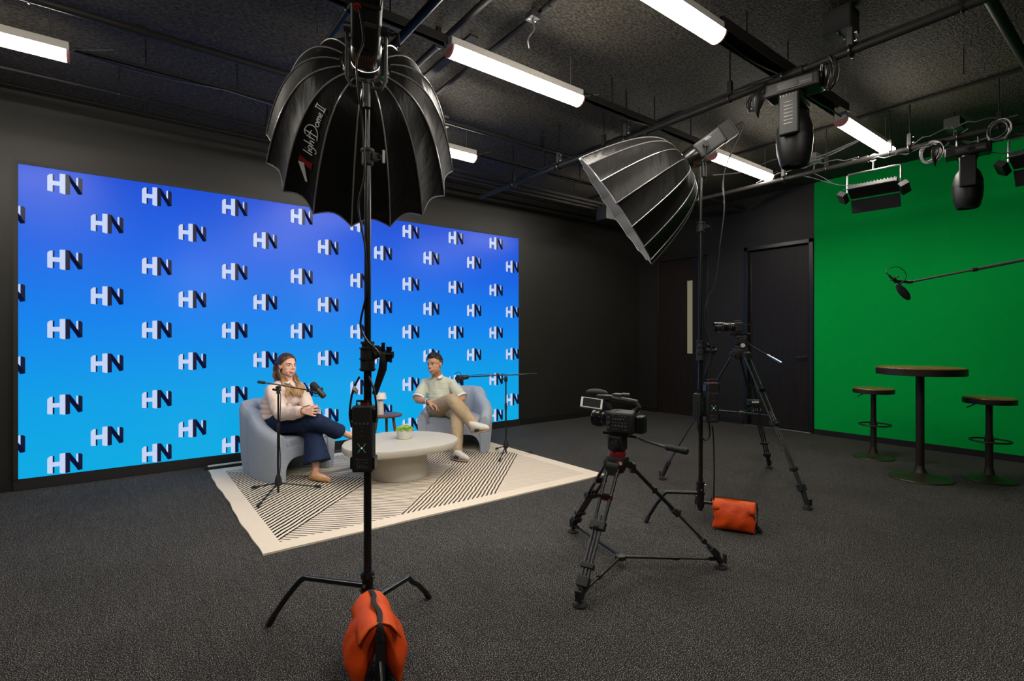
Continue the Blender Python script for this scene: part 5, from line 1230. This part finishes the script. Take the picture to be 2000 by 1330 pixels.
nt.links.new(gm.outputs['Position'], sx_.inputs[0]); nt.links.new(sx_.outputs[2], mr.inputs[0]); nt.links.new(gm.outputs['Position'], mpp.inputs[0]); nt.links.new(mpp.outputs[0], nzh.inputs['Vector']); nt.links.new(nzh.outputs[0], sb_.inputs[0]); nt.links.new(mr.outputs[0], ad.inputs[0]); nt.links.new(sb_.outputs[0], ad.inputs[1]); nt.links.new(ad.outputs[0], rp.inputs[0]); nt.links.new(rp.outputs[0], b.inputs['Base Color'])
K['hairw'] = hw_
K['hairm'] = mat('black_hair', (.011, .008, .007, 1), .5, 0, .5, bump=(160, .8, .004))
K['fade'] = mat('short_faded_hair', (.085, .045, .028, 1), .6, bump=(200, .5, .002))
K['blouse'] = mat('pale_pink_blouse', (.76, .60, .53, 1), .62, 0, .3, bump=(9, .8, .03, (1, 1, .45)))
K['jeans'] = mat('dark_denim', (.008, .017, .052, 1), .8, 0, .2, noise=(200, (.018, .032, .080, 1), .35, .7), bump=(9, .8, .03, (1, 1, .5)))
K['stitch'] = mat('tan_stitching', (.20, .10, .05, 1), .7)
K['flats'] = mat('tan_leather', (.45, .25, .10, 1), .45, 0, .4)
K['gold'] = mat('gold', (.75, .52, .20, 1), .25, 1.0)
K['polo'] = mat('sage_polo', (.54, .56, .46, 1), .85, 0, .15, bump=(9, .4, .02, (1, 1, .5))); K['polow'] = mat('white_ribbing', (.70, .68, .62, 1), .8, bump=(150, .3, .001))
K['khaki'] = mat('khaki_cotton', (.44, .33, .21, 1), .8, 0, .15, bump=(9, .8, .03, (1, 1, .5)))
K['shoew'] = mat('white_leather', (.66, .63, .57, 1), .45); K['gum'] = mat('gum_sole', (.34, .24, .15, 1), .6); K['shoeb'] = mat('black_stripe', (.012, .012, .012, 1), .5)
def rfu(f): f = f.normalized(); return f.cross(UP).normalized(), f

# ---------- woman
pel = PX(545, 822, 4.95); che = PX(549, 785, 4.95); smid = PX(558, 759, 4.94); nb = PX(562, 747, 4.93); hc = PX(561.5, 713.5, 4.92)
fB = DIR(.86, -.50).normalized(); rB = fB.cross(UP).normalized()
Sh = {1: smid + rB * .150 , -1: smid - rB * .150}
El = {1: PX(549, 808, 4.66), -1: PX(603, 800, 5.00)}; Wr = {1: PX(592, 803, 4.54), -1: PX(600, 798, 4.66)}
Hp = {1: pel + rB * .085 - UP * .01, -1: pel - rB * .085 - UP * .01}
Kn = {1: PX(621, 823, 4.62), -1: PX(611, 842, 4.74)}; An = {1: PX(672, 846, 4.95), -1: PX(617, 917, 4.64)}
wo = thing('person', 'woman in pale pink blouse and dark jeans sitting cross-legged in the left armchair', 'person', (pel.x, pel.y, ZR))
m = MB()
fH = DIR(.84, -.54, -.02); z, Q = headmesh(m, hc, fH, k=.965, jaw=.95)
m.limb([hc - UP * .06 - fH.normalized() * .015, nb, smid], [.047, .047, .06])
m.limb([smid - UP * .03, che, pel], [.07, .08, .085]); m.ell(smid - UP * .025, (.12, .06, .04), Matrix((rB, fB, UP)).transposed())
for s_ in (1, -1):
    m.limb([Sh[s_], El[s_], Wr[s_]], [.04, .034, .0235]); m.limb([Hp[s_], Kn[s_], An[s_]], [.07, .05, .030])
# bare ankle and feet
toe_r = PX(707, 861, 5.09); m.limb([An[1], PX(684, 851, 5.00), PX(696, 856, 5.05), toe_r], [.030, .033, .030, .022])
heel = FL(607, 937, ZR); toe = FL(646, 942, ZR); ft_d = (toe - heel).normalized()
m.limb([An[-1], heel + ft_d * .05 + UP * .055], [.030, .034]); m.limb([heel + ft_d * .02 + UP * .035, heel + ft_d * .10 + UP * .045, toe - ft_d * .03 + UP * .022], [.027, .030, .022])
# clasped hands
dR = (PX(634, 799, 4.52) - Wr[1]).normalized(); inn = -rB
hand(m, Wr[1], DIR(.96, .0, -.04), DIR(.25, .95, -.10), UP * 1.0 + DIR(.1, 0), curl=(.35, .9, .5), size=1.0, spread=.22)
hand(m, PX(600, 798, 4.66), DIR(.93, -.22, .02), DIR(.1, -.9, -.45), UP * .9 + DIR(-.2, .4), curl=(.12, .25, .15), size=1.0, spread=.30)
m.build('body', 'skinw', wo, world=True, remesh=.0044, sm=6)
face_parts(wo, z, Q, .965, 'browb', 'lipw', smile=.5, look=.001, irisc='irisg')
# blouse
m = MB(); Qb = Matrix((rB, fB, UP)).transposed()
for i in range(9):
    t = i / 8; p = pel.lerp(che, min(1, t * 2)) if t < .5 else che.lerp(smid, t * 2 - 1)
    p = p - fB * .015 * math.sin(PI * t) - UP * .0
    rx = .178 - .018 * t + .012 * math.sin(PI * t); ry = .140 - .035 * t + .02 * math.sin(PI * min(1, t * 1.3)); m.ell(p + UP * .012, (rx, ry, .075), Qb, n=22)
m.ell(smid - UP * .005 + fB * .0, (.168, .075, .056), Qb, n=20); m.limb([smid - UP * .01, nb - UP * .012], [.075, .056])
for s_ in (1, -1): m.limb([nb - UP * .03, Sh[s_] - UP * .002], [.058, .056])
m.ell(che + fB * .085 + rB * .055 + UP * .012, .062); m.ell(che + fB * .085 - rB * .055 + UP * .012, .062)
for s_ in (1, -1):
    mid = (Sh[s_] + El[s_]) / 2; fo = (El[s_] + Wr[s_]) / 2; cu = El[s_].lerp(Wr[s_], .90)
    m.limb([Sh[s_] - UP * .008, mid, El[s_], fo - UP * .008, El[s_].lerp(Wr[s_], .80), cu], [.062, .068, .066, .062, .054, .032])
m.build('blouse', 'blouse', wo, world=True, remesh=.007, sm=4, disp=((.08, .015),))
for s_ in (1, -1):
    d = (Wr[s_] - El[s_]).normalized(); q = El[s_].lerp(Wr[s_], .91); MB().lathe([(.030, -.008), (.036, -.008), (.034, .006), (.037, .014), (.028, .014)], q, frame(d), n=24).build('cuff', 'blouse', wo, world=True)
    # collar wings
    g = nb + UP * .030 + fB * .008; sd2 = rB * s_
    vs = [g - fB * .055 + sd2 * .004 + UP * .018, g + sd2 * .060 + UP * .016, g + fB * .072 + sd2 * .012 - UP * .010, g + fB * .105 + sd2 * .052 - UP * .052, g + sd2 * .098 - UP * .012, g - fB * .08 + sd2 * .004 - UP * .010]
    mm = MB(); mm._add(vs, [[0, 1, 4, 5], [1, 2, 3, 4]]); mm.build('collar', 'blouse', wo, world=True, solid=.004, sub=1)
# trousers: wide leg jeans
m = MB(); m.ell(pel - UP * .012 + fB * .01, (.165, .135, .10), Qb, n=22)
m.limb([Hp[1] - UP * .005, Hp[1].lerp(Kn[1], .5) - UP * .004, Kn[1] - UP * .0], [.100, .090, .070]); hemR = Kn[1].lerp(An[1], .74)
m.limb([Kn[1], Kn[1].lerp(hemR, .5), hemR - (hemR - Kn[1]).normalized() * .07], [.070, .064, .056])
m.limb([Hp[-1], Hp[-1].lerp(Kn[-1], .5), Kn[-1]], [.098, .088, .076])
hemL = PX(619, 903, 4.67); hz_ = hemL.z
dn = (hemL - Kn[-1])
m.tube([Kn[-1] + UP * .02, Kn[-1].lerp(hemL, .3), Kn[-1].lerp(hemL, .7), hemL], [.078, .108, .130, .150], 28, flat=.80); m.ell(Kn[-1], .078)
m.tube([Kn[1].lerp(hemR, .1) - UP * .006, hemR - UP * .012], [.074, .092], 24, flat=.85)
tr = m.build('jeans', 'jeans', wo, world=True, remesh=.007, sm=3, disp=((.09, .014),))
# shoes
def flat_shoe(heel, toe, w_, name):
    d = (toe - heel); L_ = d.length; d.normalize(); s = d.cross(UP).normalized(); Q3 = Matrix((s, d, s.cross(d))).transposed(); m = MB()
    N_ = 18; vs = []; fs = []; n = 16
    for i in range(N_ + 1):
        t = i / N_; y = L_ * t; ww = w_ * (math.sin(PI * min(.98, max(.06, t * .93 + .05))) ** .5) * (.82 + .28 * math.sin(PI * t * .9)); hh = .070 * (1 - t) ** .9 + .036 * t if t < .9 else .030 - .018 * (t - .9) / .1
        if t < .05: hh = .05
        for j in range(n):
            a = 2 * PI * j / n; vs.append(heel + Q3 @ Vector((math.cos(a) * ww, y, max(0, (math.sin(a) * .5 + .5)) * hh)))
    for i in range(N_):
        for j in range(n): fs.append([i * n + j, i * n + (j + 1) % n, (i + 1) * n + (j + 1) % n, (i + 1) * n + j])
    fs.append(list(range(n))); fs.append([N_ * n + j for j in range(n)]); m._add(vs, fs); return m, Q3
m, Q3 = flat_shoe(heel - ft_d * .012, toe + ft_d * .006, .043, 's'); sh = m.build('shoe', 'flats', wo, world=True)
MB().ell(toe - ft_d * .075 + UP * .045, (.014, .008, .005), Q3, n=10).build('bow', 'flats', sh, world=True)
# right foot is off the ground, toe pointing away
h2 = PX(682, 855, 5.0) - UP * .02; m, Q4 = flat_shoe(h2, toe_r + (toe_r - h2).normalized() * .035 - UP * .02, .036, 's'); m.build('shoe', 'flats', wo, world=True)
# hair
hr = cap_hair(z, (0, -.018, .030), (.081, .097, .092), lambda v: v.y < (.004 + v.z * .86 if v.z > .0 else -.020) and v.z > -.055)
hr.build('hair_crown', 'hairw', wo, world=True, solid=.008, sm=2)
random.seed(11)
m = MB()
def lock(pts, r0, r1, amp=.008, ph=0.0):
    P_ = spline(pts, 7); n = len(P_); o = []
    for i, p in enumerate(P_):
        t = i / (n - 1); o.append(p + DIR(1, .3).normalized() * amp * math.sin(t * 17 + ph) * (t ** .7) + DIR(-.2, 1).normalized() * amp * .6 * math.cos(t * 15 + ph) * t)
    m.tube(o, [(r0 * (1 - i / (n - 1)) + r1 * (i / (n - 1))) * (1 if i < n - 3 else .65 - .2 * (i - n + 3)) for i in range(n)], 9)
# mass behind the ear and down the back
for k in range(7):
    x = -.055 + .018 * k; lock([z(x, -.085, .03), z(x * 1.15, -.105, -.04), z(x * 1.3, -.10, -.10), z(x * 1.4, -.085, -.165)], .026, .018, .006, k)
# right side locks (near) falling over the chest
for k in range(6):
    lock([z(.070, -.035 - .006 * k, -.01), z(.075, -.03 + .004 * k, -.075), z(.070 - .006 * k, .012 + .006 * k, -.145), z(.062 - .012 * k, .060 + .006 * k, -.215), z(.060 - .017 * k, .088 + .004 * k, -.292 - .012 * (k % 3))], .015, .010, .012, k * 1.3)
for k in range(6):
    lock([z(-.064, -.03, -.01), z(-.072, -.01, -.075), z(-.060 - .004 * k, .035 + .005 * k, -.145), z(-.050 - .010 * k, .075 + .006 * k, -.215), z(-.042 - .015 * k, .100, -.296 - .012 * (k % 3))], .015, .010, .012, k * 1.1 + 2)
m.build('long_hair', 'hairw', wo, world=True, remesh=.0034, sm=1)
# earring, bracelets, ring, pen
m = MB()
for k in range(3): q = z(.083, -.005, -.050 - .013 * k); m.ell(q, (.0075 - .001 * k,) * 3, n=10)
m.build('earring', 'gold', wo, world=True)
d = (Wr[1] - El[1]).normalized()
for k, mt in enumerate(('gold', 'stitch')):
    q = El[1].lerp(Wr[1], .985 + .035 * k); m = MB(); F3 = frame(d)
    for j in range(16): a = 2 * PI * j / 16; m.ell(q + F3 @ Vector((math.cos(a) * .0285, math.sin(a) * .0285, 0)), .0042, n=8)
    m.build('bracelet', mt, wo, world=True)
pen = MB().tube([PX(583, 797, 4.55), PX(606, 791, 4.60)], .0035, 8).build('pen', 'blk'); tag(pen, 'black pen held in the woman\'s clasped hands', 'pen')

# ---------- man
pel = PX(863, 799, 6.00); che = PX(858, 768, 6.05); smid = PX(856, 746.5, 6.07); nb = PX(855, 736, 6.05); hc = PX(849, 711.3, 5.99)
fB = DIR(-.30, -.95).normalized(); rB = fB.cross(UP).normalized(); Qb = Matrix((rB, fB, UP)).transposed()
Sh = {1: smid + rB * .175, -1: smid - rB * .175}
El = {1: PX(816, 781, 5.94), -1: PX(903, 779, 5.90)}; Wr = {1: PX(838, 785, 5.74), -1: PX(893, 781, 5.84)}
Hp = {1: pel + DIR(-.09, .01), -1: pel - DIR(-.09, .01)}
Kn = {1: PX(884, 781, 5.56), -1: PX(893, 806, 5.60)}; An = {1: PX(926, 830, 5.50), -1: PX(892, 882, 5.45)}
mn = thing('person', 'man in sage polo shirt and khaki trousers sitting cross-legged in the right armchair', 'person', (pel.x, pel.y, ZR))
m = MB(); fH = DIR(-.45, -.89, -.05); z, Q = headmesh(m, hc, fH, DIR(-.10, 0, 1), k=1.05, jaw=1.06)
m.limb([hc - UP * .065 - fH.normalized() * .02, nb, smid], [.055, .056, .07])
m.limb([smid - UP * .04, che, pel], [.075, .085, .085]); m.ell(smid - UP * .03, (.13, .065, .04), Qb)
for s_ in (1, -1):
    m.limb([Sh[s_] - UP * .01, Sh[s_].lerp(El[s_], .5), El[s_], El[s_].lerp(Wr[s_], .35), Wr[s_]], [.040, .044, .041, .041, .027]); m.limb([Hp[s_], Kn[s_], An[s_]], [.075, .055, .036])
hand(m, Wr[1], DIR(.80, -.25, -.38), DIR(.15, -.2, -1), DIR(.35, -.8, .1), curl=(.25, .35, .25), size=1.06, spread=.16)
hand(m, Wr[-1], DIR(-.8, .15, .05), DIR(0, -.3, -1), DIR(0, .8, .1), curl=(.3, .4, .2), size=1.0)
heel2 = FL(883, 897, ZR); toe2 = FL(914, 902.5, ZR); fd = (toe2 - heel2).normalized()
m.limb([An[-1], heel2 + fd * .06 + UP * .05], [.036, .035]); m.limb([heel2 + fd * .04 + UP * .04, toe2 - fd * .05 + UP * .03], [.03, .024])
h3 = PX(921, 839, 5.50); t3 = PX(957, 837.5, 5.40); m.limb([An[1], h3.lerp(t3, .25) + UP * .03], [.036, .034])
m.build('body', 'skinm', mn, world=True, remesh=.0044, sm=6)
face_parts(mn, z, Q, 1.05, 'browd', 'lipm', smile=1.2, look=.002)
# stubble-dark jaw line and short hair
hr = cap_hair(z, (0, -.016, .026), (.0765, .096, .092), lambda v: v.y < (-.005 + max(0, v.z + .01) * .35) and v.z > -.012 - max(0, -v.y - .02) * .6)
hr.build('hair_sides', 'fade', mn, world=True, solid=.003)
hr = cap_hair(z, (0, -.012, .034), (.080, .096, .096), lambda v: v.z > .052 - max(0, -v.y) * .25 and v.y < .030 + (v.z - .05) * 1.1)
hr.build('hair_crown', 'hairm', mn, world=True, solid=.006, sm=1)
m = MB(); random.seed(4)
for k in range(170):
    a = random.uniform(0, 2 * PI); r_ = random.random() ** .5; x = math.cos(a) * r_ * .066; y = -.004 + math.sin(a) * r_ * .078; zz = .034 + .092 * math.sqrt(max(0, 1 - (x / .080) ** 2 - ((y + .012) / .098) ** 2))
    p0 = z(x, y, zz - .004); p1 = z(x * 1.03 + random.uniform(-.006, .006), y + .012, zz + .008 + .006 * (y > 0)); m.tube([p0, p1], [.009, .004], 6)
m.build('hair_top', 'hairm', mn, world=True, remesh=.0032, sm=1)
# polo
m = MB()
for i in range(9):
    t = i / 8; p = pel.lerp(che, min(1, t * 2)) if t < .5 else che.lerp(smid, t * 2 - 1)
    rx = .150 + .018 * t; ry = .125 - .018 * t; m.ell(p + UP * .015 - UP * .02 * t, (rx, ry, .07), Qb, n=22)
m.ell(smid - UP * .018, (.190, .088, .052), Qb, n=20); m.limb([smid - UP * .02, nb - UP * .02], [.085, .066])
for s_ in (1, -1): m.limb([nb - UP * .035, Sh[s_] - UP * .012], [.066, .054]); m.limb([Sh[s_] - UP * .014, Sh[s_].lerp(El[s_], .45), Sh[s_].lerp(El[s_], .74)], [.054, .064, .072])
m.build('polo_shirt', 'polo', mn, world=True, remesh=.007, sm=5, disp=((.09, .014),))
for s_ in (1, -1):
    d = (El[s_] - Sh[s_]).normalized(); q = Sh[s_].lerp(El[s_], .90); MB().lathe([(.060, -.016), (.0735, -.016), (.0755, .010), (.066, .010), (.055, -.005)], q, frame(d), n=28, cap=False).build('sleeve_band', 'polow', mn, world=True)
    g = nb + UP * .016 + fB * .008; sd2 = rB * s_
    vs = [g - fB * .065 + sd2 * .004 + UP * .028, g + sd2 * .070 + UP * .022, g + fB * .078 + sd2 * .014 - UP * .010, g + fB * .118 + sd2 * .064 - UP * .044, g + sd2 * .108 - UP * .010, g - fB * .095 + sd2 * .004 + UP * .0]
    mm = MB(); mm._add(vs, [[0, 1, 4, 5], [1, 2, 3, 4]]); mm.build('collar', 'polow', mn, world=True, solid=.005, sub=1)
pk = smid + fB * .108; MB().tube([pk + UP * .015, pk - UP * .055 + fB * .008, pk - UP * .09 + fB * .012], .0035, 6).build('placket', 'khaki', mn, world=True)
# khaki trousers
m = MB(); m.ell(pel - UP * .012, (.160, .135, .095), Matrix((DIR(-.99, .15), DIR(-.15, -.99), UP)).transposed(), n=22)
m.limb([Hp[1] + UP * .0, Hp[1].lerp(Kn[1], .5), Kn[1]], [.098, .090, .074]); hr_ = Kn[1].lerp(An[1], .93); m.limb([Kn[1], Kn[1].lerp(An[1], .45), hr_], [.074, .072, .058])
hl_ = An[-1] + UP * -.005; m.limb([Hp[-1], Hp[-1].lerp(Kn[-1], .5), Kn[-1]], [.095, .088, .076]); m.limb([Kn[-1], Kn[-1].lerp(hl_, .5), hl_ + UP * .03], [.076, .070, .055])
m.tube([Kn[-1].lerp(hl_, .5), hl_ - UP * .012], [.068, .066], 24); m.tube([Kn[1].lerp(An[1], .6), Kn[1].lerp(An[1], 1.03)], [.068, .064], 24)
m.build('trousers', 'khaki', mn, world=True, remesh=.007, sm=3, disp=((.08, .016),))
def sneaker(heel, toe, up, mir=1):
    d = (toe - heel); L_ = d.length; d.normalize(); s = d.cross(up).normalized(); u = s.cross(d); Q3 = Matrix((s, d, u)).transposed(); T = lambda x, y, zz: heel + Q3 @ Vector((x, y, zz)); N_ = 20; n = 16
    def loft(hf, wf, z0):
        vs = []; fs = []
        for i in range(N_ + 1):
            t = i / N_; 
            for j in range(n):
                a = 2 * PI * j / n; vs.append(T(math.copysign(abs(math.cos(a)) ** .8, math.cos(a)) * wf(t), L_ * t, z0 + max(0, math.sin(a) * .5 + .5) * hf(t)))
        for i in range(N_):
            for j in range(n): fs.append([i * n + j, i * n + (j + 1) % n, (i + 1) * n + (j + 1) % n, (i + 1) * n + j])
        fs.append(list(range(n))); fs.append([N_ * n + j for j in range(n)]); mm = MB(); mm._add(vs, fs); return mm
    wf = lambda t: .041 * (math.sin(PI * min(.975, max(.05, t * .93 + .045))) ** .42) * (.84 + .22 * math.sin(PI * t * .85))
    root_ = loft(lambda t: .092 * (1 - t) ** 1.15 + .045 if t < .93 else .045 - .25 * (t - .93), lambda t: wf(t) * .95, .018).build('shoe', 'shoew', mn, world=True)
    loft(lambda t: .024, lambda t: wf(t) * 1.06, 0.0).build('sole', 'gum', root_, world=True)
    st_ = MB()
    for sd_ in (-1, 1):
        for k in range(3):
            y0 = L_ * (.36 + .085 * k); st_.tube([T(sd_ * wf(.4) * .96, y0 - .014, .028), T(sd_ * wf(.45) * .95, y0 + .004, .048), T(sd_ * wf(.5) * .72, y0 + .022, .074 - .008 * k)], .0055, 6)
    st_.tube([T(0, -.002, .03), T(0, .004, .075)], .012, 8)
    st_.build('stripe', 'shoeb', root_, world=True)
    lc = MB()
    for k in range(5): y = L_ * (.44 + .065 * k); lc.tube([T(-.018, y, .086 - .0075 * k), T(0, y + .004, .096 - .009 * k), T(.018, y, .086 - .0075 * k)], .0028, 6)
    lc.build('laces', 'print', root_, world=True)
sneaker(heel2 - fd * .012, toe2 + fd * .01, UP)
sneaker(h3 - UP * .035, t3 - UP * .02, DIR(-.25, -.25, 1).normalized())
d = (Wr[1] - El[1]).normalized(); MB().tube([Wr[1] - d * .03 + frame(d) @ Vector((math.cos(a) * .031, math.sin(a) * .031, 0)) for a in [2 * PI * k / 20 for k in range(20)]], .0045, 8, closed=True).build('wristband', 'polow', mn, world=True)
MB().tube([Wr[1] - d * .012 + frame(d) @ Vector((math.cos(a) * .030, math.sin(a) * .030, 0)) for a in [2 * PI * k / 20 for k in range(20)]], .0035, 8, closed=True).build('bracelet', 'shoeb', mn, world=True)
